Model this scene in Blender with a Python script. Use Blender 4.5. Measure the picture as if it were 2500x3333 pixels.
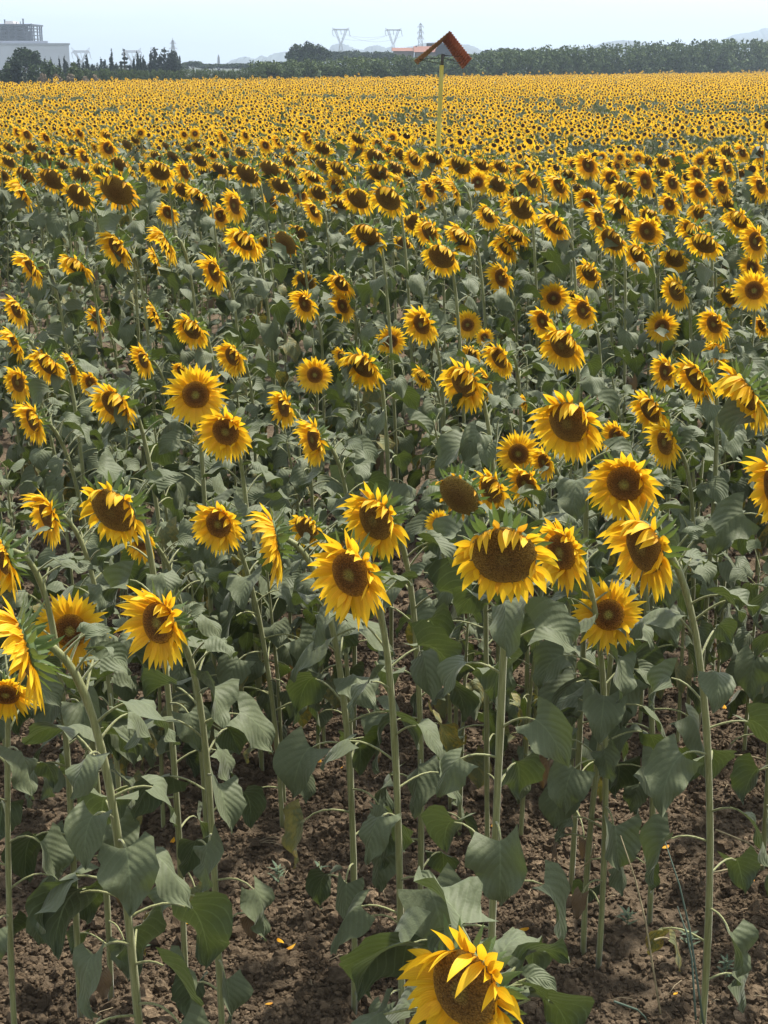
import bpy, math, random
import numpy as np
from mathutils import Vector, Matrix

sc = bpy.context.scene
for o in list(bpy.data.objects):
    bpy.data.objects.remove(o)
R = math.radians

# ------------------------------------------------------------------ camera, sky, sun, exposure
CAM_Z, PITCH, F = 3.1, 16.3, 5000.0          # camera height (m), tilt below the horizon, focal length in photo pixels
cd = bpy.data.cameras.new('camera')
cam = bpy.data.objects.new('camera', cd)
sc.collection.objects.link(cam)
cam.location = (0, 0, CAM_Z)
cam.rotation_euler = (R(90 - PITCH), 0, 0)
cd.sensor_fit = 'VERTICAL'
cd.sensor_height = 24.0
cd.lens = F / 3333.0 * 24.0
cd.clip_start, cd.clip_end = 0.05, 20000
sc.camera = cam

SUN_EL, SUN_AZ = 58.0, 48.0                   # azimuth clockwise from +Y
w = bpy.data.worlds.new('World')
sc.world = w
w.use_nodes = True
nt = w.node_tree
bg = nt.nodes['Background']
sky = nt.nodes.new('ShaderNodeTexSky')
sky.sky_type = 'NISHITA'
sky.sun_disc = False
sky.sun_elevation = R(SUN_EL)
sky.sun_rotation = R(SUN_AZ)
sky.air_density, sky.dust_density, sky.ozone_density = 1.0, 1.6, 2.0
hs = nt.nodes.new('ShaderNodeHueSaturation')          # thin high haze whitens the blue of the sky
hs.inputs['Saturation'].default_value = 0.42
nt.links.new(sky.outputs[0], hs.inputs['Color'])
wc = nt.nodes.new('ShaderNodeTexCoord')
wm = nt.nodes.new('ShaderNodeMapping')
wm.inputs['Scale'].default_value = (3.0, 3.0, 22.0)
wn = nt.nodes.new('ShaderNodeTexNoise')               # faint flat veils of high cloud
wn.inputs['Scale'].default_value = 1.6
wn.inputs['Detail'].default_value = 6
wn.inputs['Roughness'].default_value = 0.6
wr = nt.nodes.new('ShaderNodeMapRange')
wr.inputs['From Min'].default_value, wr.inputs['From Max'].default_value = 0.4, 0.75
wr.inputs['To Min'].default_value, wr.inputs['To Max'].default_value = 0.22, 0.6
wx = nt.nodes.new('ShaderNodeMix')
wx.data_type = 'RGBA'
wx.inputs[7].default_value = (7.2, 7.8, 8.1, 1)
nt.links.new(wc.outputs['Generated'], wm.inputs['Vector'])
nt.links.new(wm.outputs[0], wn.inputs['Vector'])
nt.links.new(wn.outputs[0], wr.inputs['Value'])
nt.links.new(wr.outputs[0], wx.inputs[0])
nt.links.new(hs.outputs[0], wx.inputs[6])
nt.links.new(wx.outputs[2], bg.inputs[0])
bg.inputs[1].default_value = 0.125

sd = bpy.data.lights.new('sun', 'SUN')
sd.energy = 5.0
sd.angle = R(2.5)
sd.color = (1.0, 0.94, 0.84)
sun = bpy.data.objects.new('sun', sd)
sc.collection.objects.link(sun)
sdir = Vector((math.sin(R(SUN_AZ)) * math.cos(R(SUN_EL)), math.cos(R(SUN_AZ)) * math.cos(R(SUN_EL)), math.sin(R(SUN_EL))))
sun.rotation_euler = sdir.to_track_quat('Z', 'Y').to_euler()
sun.location = (20, 20, 40)

sc.view_settings.view_transform = 'Standard'
sc.view_settings.look = 'None'
sc.view_settings.gamma = 1.0
sc.view_settings.exposure = 0.92
cy = sc.cycles
cy.max_bounces, cy.diffuse_bounces, cy.glossy_bounces, cy.transmission_bounces, cy.volume_bounces = 6, 3, 2, 4, 0
cy.use_denoising = True
cy.sample_clamp_indirect = 4.0

rng = random.Random(7)
nrng = np.random.default_rng(7)
U = rng.uniform


def ray(px, py):
    """unit-forward ray through a photo pixel: (x, y=1, z) per metre of ground distance"""
    a, b = (px - 1250.0) / F, -(py - 1666.5) / F
    t = R(PITCH)
    f = math.cos(t) + b * math.sin(t)
    z = -math.sin(t) + b * math.cos(t)
    return a / f, z / f


def project(p):
    """photo pixel and ground distance of a world point"""
    t = R(PITCH)
    z = p[2] - CAM_Z
    f, u = p[1] * math.cos(t) - z * math.sin(t), p[1] * math.sin(t) + z * math.cos(t)
    return 1250 + F * p[0] / f, 1666.5 - F * u / f, p[1]


def at(px, py, D):
    rx, rz = ray(px, py)
    return Vector((rx * D, D, CAM_Z + rz * D))


# ------------------------------------------------------------------ terrain height
def sstep(a, b, x):
    t = np.clip((x - a) / (b - a), 0, 1)
    return t * t * (3 - 2 * t)


def ground_z(x, y):
    x, y = np.asarray(x, float), np.asarray(y, float)
    z = 0.34 * np.exp(-((y - 17.5) / 5.0) ** 2)
    z = z - 0.28 * sstep(20, 31, y) * (1 - sstep(45, 95, y))
    return z


def gz(x, y):
    return float(ground_z(x, y))


def vnoise(x, y, seed):
    g = np.random.default_rng(seed).random((257, 257))
    xi, yi = np.floor(x).astype(int), np.floor(y).astype(int)
    fx, fy = x - xi, y - yi
    fx, fy = fx * fx * (3 - 2 * fx), fy * fy * (3 - 2 * fy)
    a = g[xi % 256, yi % 256]; b = g[(xi + 1) % 256, yi % 256]
    c = g[xi % 256, (yi + 1) % 256]; d = g[(xi + 1) % 256, (yi + 1) % 256]
    return (a * (1 - fx) + b * fx) * (1 - fy) + (c * (1 - fx) + d * fx) * fy


# ------------------------------------------------------------------ materials
def mat(name):
    m = bpy.data.materials.new(name)
    m.use_nodes = True
    t = m.node_tree
    return m, t, t.nodes['Principled BSDF'], t.nodes['Material Output']


def N(t, kind, **kw):
    n = t.nodes.new(kind)
    for k, v in kw.items():
        setattr(n, k, v)
    return n


def ramp(t, fac, stops):
    r = N(t, 'ShaderNodeValToRGB')
    e = r.color_ramp.elements
    e[0].position, e[0].color = stops[0][0], (*stops[0][1], 1)
    e[1].position, e[1].color = stops[-1][0], (*stops[-1][1], 1)
    for p, c in stops[1:-1]:
        n = e.new(p)
        n.color = (*c, 1)
    t.links.new(fac, r.inputs[0])
    return r.outputs[0]


def mixc(t, fac, a, b, blend='MIX'):
    n = N(t, 'ShaderNodeMix', data_type='RGBA', blend_type=blend)
    for i, v in ((0, fac), (6, a), (7, b)):
        if hasattr(v, 'is_linked') or hasattr(v, 'links'):
            t.links.new(v, n.inputs[i])
        elif i == 0:
            n.inputs[0].default_value = v
        else:
            n.inputs[i].default_value = (*v, 1)
    return n.outputs[2]


def math_(t, op, a, b=None):
    n = N(t, 'ShaderNodeMath', operation=op)
    for i, v in enumerate((a, b)):
        if v is None:
            continue
        if hasattr(v, 'links'):
            t.links.new(v, n.inputs[i])
        else:
            n.inputs[i].default_value = v
    return n.outputs[0]


def noise(t, scale, detail=3, vec=None, rough=0.6):
    n = N(t, 'ShaderNodeTexNoise')
    n.inputs['Scale'].default_value = scale
    n.inputs['Detail'].default_value = detail
    n.inputs['Roughness'].default_value = rough
    if vec is not None:
        t.links.new(vec, n.inputs['Vector'])
    return n.outputs[0]


def bump(t, h, bs, strength, dist):
    b = N(t, 'ShaderNodeBump')
    b.inputs['Strength'].default_value = strength
    b.inputs['Distance'].default_value = dist
    t.links.new(h, b.inputs['Height'])
    t.links.new(b.outputs[0], bs.inputs['Normal'])
    return b.outputs[0]


def translucent(t, bs, out, col, fac, normal=None):
    tr = N(t, 'ShaderNodeBsdfTranslucent')
    if hasattr(col, 'links'):
        t.links.new(col, tr.inputs[0])
    else:
        tr.inputs[0].default_value = (*col, 1)
    if normal is not None:
        t.links.new(normal, tr.inputs['Normal'])
    mx = N(t, 'ShaderNodeMixShader')
    mx.inputs[0].default_value = fac
    t.links.new(bs.outputs[0], mx.inputs[1])
    t.links.new(tr.outputs[0], mx.inputs[2])
    t.links.new(mx.outputs[0], out.inputs[0])


def plain(name, col, rough=0.8, var=0.25, scale=8.0, bmp=0.0, metal=0.0):
    m, t, bs, out = mat(name)
    tc = N(t, 'ShaderNodeTexCoord').outputs['Object']
    n = noise(t, scale, 5, tc)
    dark = tuple(c * (1 - var) for c in col)
    light = tuple(min(1, c * (1 + var)) for c in col)
    t.links.new(ramp(t, n, [(0.3, dark), (0.7, light)]), bs.inputs['Base Color'])
    bs.inputs['Roughness'].default_value = rough
    bs.inputs['Metallic'].default_value = metal
    if bmp:
        bump(t, n, bs, bmp, 0.02)
    return m


def make_petal(name, base, tip, wilt=0.0):
    m, t, bs, out = mat(name)
    uv = N(t, 'ShaderNodeUVMap').outputs[0]
    sep = N(t, 'ShaderNodeSeparateXYZ')
    t.links.new(uv, sep.inputs[0])
    u, v = sep.outputs[0], sep.outputs[1]
    c = ramp(t, v, [(0.0, base), (0.32, tuple(0.4 * a + 0.6 * b for a, b in zip(base, tip))), (0.6, tip), (1.0, tip)])
    rnd = N(t, 'ShaderNodeNewGeometry').outputs['Random Per Island']
    c = mixc(t, 1.0, c, ramp(t, rnd, [(0.0, (0.80, 0.74, 0.7)), (0.5, (0.97, 0.95, 0.9)), (1.0, (1.0, 1.0, 1.0))]), 'MULTIPLY')
    st = N(t, 'ShaderNodeTexWave', wave_type='BANDS', bands_direction='X')
    st.inputs['Scale'].default_value = 1.6
    st.inputs['Distortion'].default_value = 0.6
    t.links.new(uv, st.inputs['Vector'])
    c = mixc(t, 0.16, c, mixc(t, st.outputs['Fac'], (0.55, 0.45, 0.3), (1.0, 1.0, 1.0)), 'MULTIPLY')
    t.links.new(c, bs.inputs['Base Color'])
    bs.inputs['Roughness'].default_value = 0.55
    bs.inputs['Specular IOR Level'].default_value = 0.25
    nb = bump(t, st.outputs['Fac'], bs, 0.25, 0.002)
    translucent(t, bs, out, c, 0.42)
    return m


M = {}
M['petal'] = make_petal('ray_petal', (0.82, 0.41, 0.011), (0.89, 0.58, 0.024))
M['petal_wilt'] = make_petal('withering_ray_petal', (0.60, 0.25, 0.012), (0.76, 0.42, 0.025))


def make_disc():
    m, t, bs, out = mat('seed_disc')
    uv = N(t, 'ShaderNodeUVMap').outputs[0]
    sep = N(t, 'ShaderNodeSeparateXYZ')
    t.links.new(uv, sep.inputs[0])
    tc = N(t, 'ShaderNodeTexCoord').outputs['Object']
    r = math_(t, 'ADD', sep.outputs[0], math_(t, 'MULTIPLY', math_(t, 'SUBTRACT', noise(t, 60, 3, tc), 0.5), 0.18))
    rnd = N(t, 'ShaderNodeObjectInfo').outputs['Random']
    young = ramp(t, r, [(0.0, (0.20, 0.20, 0.05)), (0.22, (0.17, 0.13, 0.03)), (0.36, (0.085, 0.037, 0.010)), (0.60, (0.105, 0.043, 0.010)), (0.78, (0.17, 0.070, 0.012)), (0.92, (0.24, 0.11, 0.014)), (1.0, (0.38, 0.19, 0.016))])
    old = ramp(t, r, [(0.0, (0.12, 0.068, 0.020)), (0.3, (0.11, 0.062, 0.018)), (0.6, (0.15, 0.092, 0.024)), (0.9, (0.19, 0.125, 0.032)), (1.0, (0.25, 0.17, 0.04))])
    c = mixc(t, math_(t, 'MULTIPLY', sep.outputs[1], 1.0), young, old)
    vo = N(t, 'ShaderNodeTexVoronoi')
    vo.inputs['Scale'].default_value = 240
    t.links.new(tc, vo.inputs['Vector'])
    c = mixc(t, 0.75, c, ramp(t, vo.outputs['Distance'], [(0.05, (1.9, 1.8, 1.6)), (0.45, (1.15, 1.12, 1.05)), (0.8, (0.5, 0.45, 0.4))]), 'MULTIPLY')
    t.links.new(c, bs.inputs['Base Color'])
    bs.inputs['Roughness'].default_value = 0.9
    bs.inputs['Specular IOR Level'].default_value = 0.15
    inv = math_(t, 'SUBTRACT', 1.0, vo.outputs['Distance'])
    bump(t, inv, bs, 0.9, 0.004)
    return m


M['disc'] = make_disc()


def make_leaf(name, top, under, trans, veins=True, spots=0.0, fac=0.15):
    m, t, bs, out = mat(name)
    uv = N(t, 'ShaderNodeUVMap').outputs[0]
    sep = N(t, 'ShaderNodeSeparateXYZ')
    t.links.new(uv, sep.inputs[0])
    u, v = sep.outputs[0], sep.outputs[1]
    au = math_(t, 'ABSOLUTE', math_(t, 'SUBTRACT', u, 0.5))
    geo = N(t, 'ShaderNodeNewGeometry')
    rnd = geo.outputs['Random Per Island']
    c = mixc(t, 1.0, top, ramp(t, rnd, [(0.0, (0.70, 0.74, 0.72)), (0.5, (0.95, 0.96, 0.92)), (0.85, (1.12, 1.10, 1.0)), (1.0, (1.22, 1.30, 0.75))]), 'MULTIPLY')
    tc = N(t, 'ShaderNodeTexCoord').outputs['Object']
    blot = noise(t, 22, 4, tc)
    c = mixc(t, 1.0, c, ramp(t, blot, [(0.28, (0.70, 0.74, 0.72)), (0.55, (1.0, 1.0, .98)), (0.75, (1.34, 1.28, 1.22))]), 'MULTIPLY')
    # midrib and side veins
    mid = math_(t, 'LESS_THAN', au, 0.016)
    sv = math_(t, 'SINE', math_(t, 'MULTIPLY', math_(t, 'SUBTRACT', v, math_(t, 'MULTIPLY', au, 0.95)), 44.0))
    vein = math_(t, 'MAXIMUM', math_(t, 'MULTIPLY', math_(t, 'GREATER_THAN', sv, 0.90), 0.45), mid)
    if veins:
        c = mixc(t, math_(t, 'MULTIPLY', vein, 0.45), c, (0.19, 0.24, 0.12))
    if spots:
        sp = noise(t, 38, 4, tc, 0.7)
        edge = math_(t, 'ADD', sp, math_(t, 'MULTIPLY', au, 0.35))
        c = mixc(t, ramp(t, edge, [(0.55, (0, 0, 0)), (0.66, (1, 1, 1))]), c, (0.26, 0.19, 0.03))
        c = mixc(t, ramp(t, edge, [(0.70, (0, 0, 0)), (0.78, (1, 1, 1))]), c, (0.07, 0.04, 0.02))
    c2 = mixc(t, geo.outputs['Backfacing'], c, mixc(t, 0.6, c, under))
    t.links.new(c2, bs.inputs['Base Color'])
    bs.inputs['Roughness'].default_value = 0.62
    bs.inputs['Specular IOR Level'].default_value = 0.28
    bs.inputs['Sheen Weight'].default_value = 0.10
    h = math_(t, 'ADD', math_(t, 'MULTIPLY', sv, 0.26), math_(t, 'MULTIPLY', blot, 2.4))
    bump(t, h, bs, 0.35, 0.006)
    translucent(t, bs, out, trans, fac)
    return m


M['leaf'] = make_leaf('sunflower_leaf', (0.045, 0.059, 0.028), (0.108, 0.125, 0.062), (0.10, 0.14, 0.02))
M['leaf_old'] = make_leaf('yellowing_leaf', (0.075, 0.085, 0.032), (0.11, 0.12, 0.05), (0.19, 0.18, 0.03), spots=1.0)
M['leaf_dry'] = make_leaf('withered_leaf', (0.10, 0.062, 0.032), (0.13, 0.09, 0.05), (0.2, 0.12, 0.03), veins=False, fac=0.1)
M['bract'] = make_leaf('green_bract', (0.085, 0.130, 0.038), (0.10, 0.145, 0.050), (0.17, 0.25, 0.04), veins=False, fac=0.22)


def make_stem():
    m, t, bs, out = mat('hairy_stem')
    tc = N(t, 'ShaderNodeTexCoord').outputs['Object']
    mp = N(t, 'ShaderNodeMapping')
    mp.inputs['Scale'].default_value = (110, 110, 5)
    t.links.new(tc, mp.inputs['Vector'])
    n = noise(t, 2.0, 5, mp.outputs[0], 0.7)
    sep = N(t, 'ShaderNodeSeparateXYZ')
    t.links.new(tc, sep.inputs[0])
    c = ramp(t, n, [(0.25, (0.105, 0.115, 0.036)), (0.5, (0.18, 0.19, 0.066)), (0.8, (0.31, 0.315, 0.15))])
    t.links.new(c, bs.inputs['Base Color'])
    bs.inputs['Roughness'].default_value = 0.6
    bs.inputs['Sheen Weight'].default_value = 0.3
    bs.inputs['Sheen Roughness'].default_value = 0.4
    bump(t, n, bs, 0.5, 0.004)
    return m


M['stem'] = make_stem()


def make_soil(name, clod):
    m, t, bs, out = mat(name)
    tc = N(t, 'ShaderNodeTexCoord').outputs['Object']
    big = noise(t, 0.9, 4, tc)
    fine = noise(t, 34, 8, tc, 0.72)
    c = ramp(t, fine, [(0.25, (0.062, 0.046, 0.031)), (0.5, (0.122, 0.093, 0.064)), (0.78, (0.225, 0.178, 0.126))])
    c = mixc(t, 1.0, c, ramp(t, big, [(0.3, (0.72, 0.70, 0.68)), (0.7, (1.12, 1.1, 1.06))]), 'MULTIPLY')
    if not clod:
        geo = N(t, 'ShaderNodeNewGeometry')
        sp = N(t, 'ShaderNodeSeparateXYZ')
        t.links.new(geo.outputs['Position'], sp.inputs[0])
        c = mixc(t, ramp(t, math_(t, 'MULTIPLY', sp.outputs[1], .01), [(.9, (0, 0, 0)), (1.0, (1, 1, 1))]), c, (.045, .050, .026))   # far grass tone, darkened to paint in the shadow at the trees' feet
    if clod:
        rnd = N(t, 'ShaderNodeNewGeometry').outputs['Random Per Island']
        c = mixc(t, 1.0, c, ramp(t, rnd, [(0.0, (0.7, 0.68, 0.66)), (0.7, (1.1, 1.08, 1.05)), (0.95, (1.4, 1.36, 1.3)), (1.0, (2.0, 1.95, 1.9))]), 'MULTIPLY')
    t.links.new(c, bs.inputs['Base Color'])
    bs.inputs['Roughness'].default_value = 0.97
    bs.inputs['Specular IOR Level'].default_value = 0.1
    bump(t, math_(t, 'ADD', fine, math_(t, 'MULTIPLY', noise(t, 11, 4, tc), 1.5)), bs, 0.9, 0.03)
    return m


M['soil'] = make_soil('ploughed_soil', False)
M['clod'] = make_soil('soil_clod', True)


def make_crown(name, col, var=0.45, fac=0.12):
    m, t, bs, out = mat(name)
    rnd = N(t, 'ShaderNodeNewGeometry').outputs['Random Per Island']
    tc = N(t, 'ShaderNodeTexCoord').outputs['Object']
    n = noise(t, 0.45, 3, tc)
    f = math_(t, 'ADD', math_(t, 'MULTIPLY', rnd, 0.5), math_(t, 'MULTIPLY', n, 0.5))
    c = ramp(t, f, [(0.15, tuple(x * (1 - var) for x in col)), (0.5, col), (0.85, tuple(x * (1 + var) for x in col))])
    t.links.new(c, bs.inputs['Base Color'])
    bs.inputs['Roughness'].default_value = 0.7
    bs.inputs['Specular IOR Level'].default_value = 0.06
    translucent(t, bs, out, c, fac)
    return m


M['olive'] = make_crown('olive_foliage', (0.072, 0.100, 0.038), .6)
M['pine'] = make_crown('umbrella_pine_foliage', (0.020, 0.036, 0.012), .45, .05)
M['cypress'] = make_crown('cypress_foliage', (0.024, 0.036, 0.024))
M['broad'] = make_crown('broadleaf_foliage', (0.056, 0.082, 0.036))
M['reed'] = make_crown('dry_reed', (0.17, 0.135, 0.095), 0.3)
M['bark'] = plain('bark', (0.10, 0.075, 0.055), 0.9, 0.35, 14, 0.4)


# ------------------------------------------------------------------ mesh collecting
class MB:
    def __init__(s):
        s.v, s.f, s.uv, s.mi = [], [], [], []

    def add(s, verts, faces, uvs=None, mi=0):
        o = len(s.v)
        s.v.extend(verts)
        for f in faces:
            s.f.append(tuple(i + o for i in f))
            s.mi.append(mi)
        s.uv.extend(uvs if uvs is not None else [(0.5, 0.5)] * len(verts))

    def grid(s, rows, uvrows=None, mi=0, close=False):
        """rows: list of rows of points"""
        nr, nc = len(rows), len(rows[0])
        vs = [p for r in rows for p in r]
        uv = [q for r in uvrows for q in r] if uvrows else None
        fs = []
        for i in range(nr - 1):
            for j in range(nc if close else nc - 1):
                k = (j + 1) % nc
                fs.append((i * nc + j, i * nc + k, (i + 1) * nc + k, (i + 1) * nc + j))
        s.add(vs, fs, uv, mi)

    def tube(s, pts, rad, n=6, mi=0, cap=True):
        rows = []
        ref = Vector((0.31, 0.95, 0.05))
        for i, p in enumerate(pts):
            a = pts[max(0, i - 1)]
            b = pts[min(len(pts) - 1, i + 1)]
            d = (Vector(b) - Vector(a)).normalized()
            if abs(d.dot(ref)) > 0.95:
                ref = Vector((0.95, 0.1, 0.3))
            x = d.cross(ref).normalized()
            y = d.cross(x)
            r = rad[i] if hasattr(rad, '__len__') else rad
            rows.append([Vector(p) + (x * math.cos(6.28319 * k / n) + y * math.sin(6.28319 * k / n)) * r for k in range(n)])
        uv = [[(k / n, i / max(1, len(pts) - 1)) for k in range(n)] for i in range(len(pts))]
        o = len(s.v)
        s.grid(rows, uv, mi, close=True)
        if cap:
            s.f.append(tuple(o + k for k in range(n - 1, -1, -1)))
            s.f.append(tuple(o + (len(pts) - 1) * n + k for k in range(n)))
            s.mi += [mi, mi]

    def box(s, lo, hi, mi=0, rot=0.0, origin=(0, 0, 0)):
        c, sn = math.cos(rot), math.sin(rot)
        vs = []
        for z in (lo[2], hi[2]):
            for x, y in ((lo[0], lo[1]), (hi[0], lo[1]), (hi[0], hi[1]), (lo[0], hi[1])):
                vs.append(Vector((origin[0] + x * c - y * sn, origin[1] + x * sn + y * c, origin[2] + z)))
        s.add(vs, [(3, 2, 1, 0), (4, 5, 6, 7), (0, 1, 5, 4), (1, 2, 6, 5), (2, 3, 7, 6), (3, 0, 4, 7)], None, mi)

    def mesh(s, name, mats, smooth=True):
        me = bpy.data.meshes.new(name)
        me.from_pydata([tuple(v) for v in s.v], [], s.f)
        for m in mats if isinstance(mats, (list, tuple)) else [mats]:
            me.materials.append(m)
        if len(me.materials) > 1:
            me.polygons.foreach_set('material_index', np.array(s.mi, dtype=np.int32))
        uvl = me.uv_layers.new(name='UVMap')
        li = np.empty(len(me.loops), dtype=np.int32)
        me.loops.foreach_get('vertex_index', li)
        uvl.data.foreach_set('uv', np.array(s.uv, dtype=np.float32)[li].ravel())
        if smooth:
            me.polygons.foreach_set('use_smooth', np.ones(len(me.polygons), dtype=bool))
        return me

    def build(s, name, mats, parent=None, smooth=True):
        return link(bpy.data.objects.new(name, s.mesh(name, mats, smooth)), parent)


def link(o, parent=None):
    sc.collection.objects.link(o)
    if parent is not None:
        o.parent = parent
    return o


def tag(o, label=None, cat=None, group=None, kind=None):
    for k, v in (('label', label), ('category', cat), ('group', group), ('kind', kind)):
        if v:
            o[k] = v
    return o


def empty(name, loc):
    e = bpy.data.objects.new(name, None)
    e.empty_display_size = 0.1
    e.location = loc
    return link(e)


# ------------------------------------------------------------------ the ground: one sheet to the horizon
def axis(lo, hi, step, far, grow=1.16):
    a = list(np.arange(lo, hi + 1e-6, step))
    d, x = step, hi
    while x < far:
        d *= grow
        x += d
        a.append(x)
    d, x = step, lo
    while x > -far:
        d *= grow
        x -= d
        a.insert(0, x)
    return np.array(a)


gxs, gys = axis(-3.2, 3.2, 0.035, 7000), axis(2.2, 12, 0.04, 7000)
GX, GY = np.meshgrid(gxs, gys)
def near_z(X, Y):
    """terrain plus the roughness of the tilled soil"""
    f = np.exp(-(np.maximum(0, np.hypot(X, Y) - 12) / 25))
    return ground_z(X, Y) + f * (0.05 * (vnoise(X * 1.3 + 50, Y * 1.3 + 50, 1) - 0.5) + 0.055 * (vnoise(X * 5 + 90, Y * 5 + 90, 2) - 0.5)
                                 + 0.05 * (vnoise(X * 12 + 400, Y * 12 + 400, 3) - 0.5)) - 0.01


GZ = near_z(GX, GY)
ny, nx = GX.shape
gm = bpy.data.meshes.new('ground')
idx = np.arange(nx * ny).reshape(ny, nx)
quads = np.stack([idx[:-1, :-1], idx[:-1, 1:], idx[1:, 1:], idx[1:, :-1]], -1).reshape(-1, 4)


def np_mesh(name, co, quads, mats, mi=None, smooth=True, uv=None):
    """quads: n x 4 int (or n x 3)"""
    me = bpy.data.meshes.new(name)
    k = quads.shape[1]
    me.vertices.add(len(co))
    me.vertices.foreach_set('co', co.astype(np.float32).ravel())
    me.loops.add(quads.size)
    me.loops.foreach_set('vertex_index', quads.astype(np.int32).ravel())
    me.polygons.add(len(quads))
    me.polygons.foreach_set('loop_start', np.arange(0, quads.size, k, dtype=np.int32))
    me.polygons.foreach_set('loop_total', np.full(len(quads), k, dtype=np.int32))
    for m in mats:
        me.materials.append(m)
    if mi is not None:
        me.polygons.foreach_set('material_index', mi.astype(np.int32))
    if uv is not None:
        ul = me.uv_layers.new(name='UVMap')
        ul.data.foreach_set('uv', uv[quads.ravel()].astype(np.float32).ravel())
    me.polygons.foreach_set('use_smooth', np.full(len(quads), smooth, dtype=bool))
    me.update(calc_edges=True)
    return me


go = link(bpy.data.objects.new('ground', np_mesh('ground', np.stack([GX, GY, GZ], -1).reshape(-1, 3), quads, [M['soil']])))
tag(go, kind='structure')

# soil clods: crumbled lumps of every size lying on the near ground (nobody could count them)
import bmesh
bm = bmesh.new()
bmesh.ops.create_icosphere(bm, subdivisions=2, radius=1)
ico = np.array([v.co[:] for v in bm.verts])
icf = np.array([[v.index for v in f.verts] for f in bm.faces])
bm.free()
bm = bmesh.new()
bmesh.ops.create_icosphere(bm, subdivisions=1, radius=1)
ico1 = np.array([v.co[:] for v in bm.verts])
icf1 = np.array([[v.index for v in f.verts] for f in bm.faces])
bm.free()
CP, CF, cbase = [], [], 0
for ico_, icf_, NC, s0, s1, pw, ymax in ((ico, icf, 24000, .008, .022, 3.4, 11.0), (ico1, icf1, 100000, .0045, .0075, 1.0, 8.5)):
    cyy = 2.5 + (ymax - 2.5) * nrng.random(NC) ** 1.15
    cxx = nrng.uniform(-1, 1, NC) * (cyy * 0.265 + 0.3)
    keep = vnoise(cxx * 2.1 + 20, cyy * 2.1 + 20, 8) + nrng.uniform(-.4, .4, NC) > 0.22
    cxx, cyy = cxx[keep], cyy[keep]
    NC = len(cxx)
    cs = s0 + s1 * nrng.random(NC) ** pw
    cz = near_z(cxx, cyy) + cs * nrng.uniform(-.1, .6, NC)
    shapes = ico_[None] * (1 + 0.2 * nrng.standard_normal((14, len(ico_), 1)))
    sc3 = cs[:, None] * nrng.uniform(0.65, 1.35, (NC, 3))
    ang = nrng.uniform(0, 6.283, NC)
    P = shapes[nrng.integers(0, 14, NC)] * sc3[:, None, :]
    ca, sa = np.cos(ang)[:, None], np.sin(ang)[:, None]
    P = np.stack([P[..., 0] * ca - P[..., 1] * sa + cxx[:, None], P[..., 0] * sa + P[..., 1] * ca + cyy[:, None], P[..., 2] + cz[:, None]], -1)
    CP.append(P.reshape(-1, 3))
    CF.append((icf_[None] + (np.arange(NC) * len(ico_))[:, None, None]).reshape(-1, 3) + cbase)
    cbase += NC * len(ico_)
P, FQ = np.concatenate(CP), np.concatenate(CF)
clods = link(bpy.data.objects.new('soil_clods', np_mesh('soil_clods', P.reshape(-1, 3), FQ, [M['clod']], smooth=False)))
tag(clods, 'loose brown soil crumbs and clods covering the bare ground between the stems', kind='stuff')

# ------------------------------------------------------------------ sunflower parts
UP = Vector((0, 0, 1))


def petal_strip(mb, root, d0, side, L, W, bend, grav, fold, mi=0, curl=0.0, nseg=7):
    """one ray petal or bract marching from ROOT along D0 and bending towards GRAV"""
    rows, uvs = [], []
    p, d = Vector(root), Vector(d0).normalized()
    st = L / nseg
    s = Vector(side).normalized()
    for i in range(nseg + 1):
        t = i / nseg
        prof = (0.55 + 0.45 * min(1, t / 0.3)) if t < 0.3 else 1.0
        wdt = W * prof * max(0.0, 1 - max(0, (t - 0.38) / 0.62) ** 1.45)
        n = s.cross(d).normalized()
        e = n * (fold * wdt)
        tw = curl * t
        ss = s * math.cos(tw) + n * math.sin(tw)
        rows.append([p - ss * wdt * .5 + e, p.copy(), p + ss * wdt * .5 + e])
        uvs.append([(0.0, t), (0.5, t), (1.0, t)])
        p = p + d * st
        d = (d + grav * bend / nseg).normalized()
        s = (s - d * s.dot(d)).normalized()
    mb.grid(rows, uvs, mi)


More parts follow.
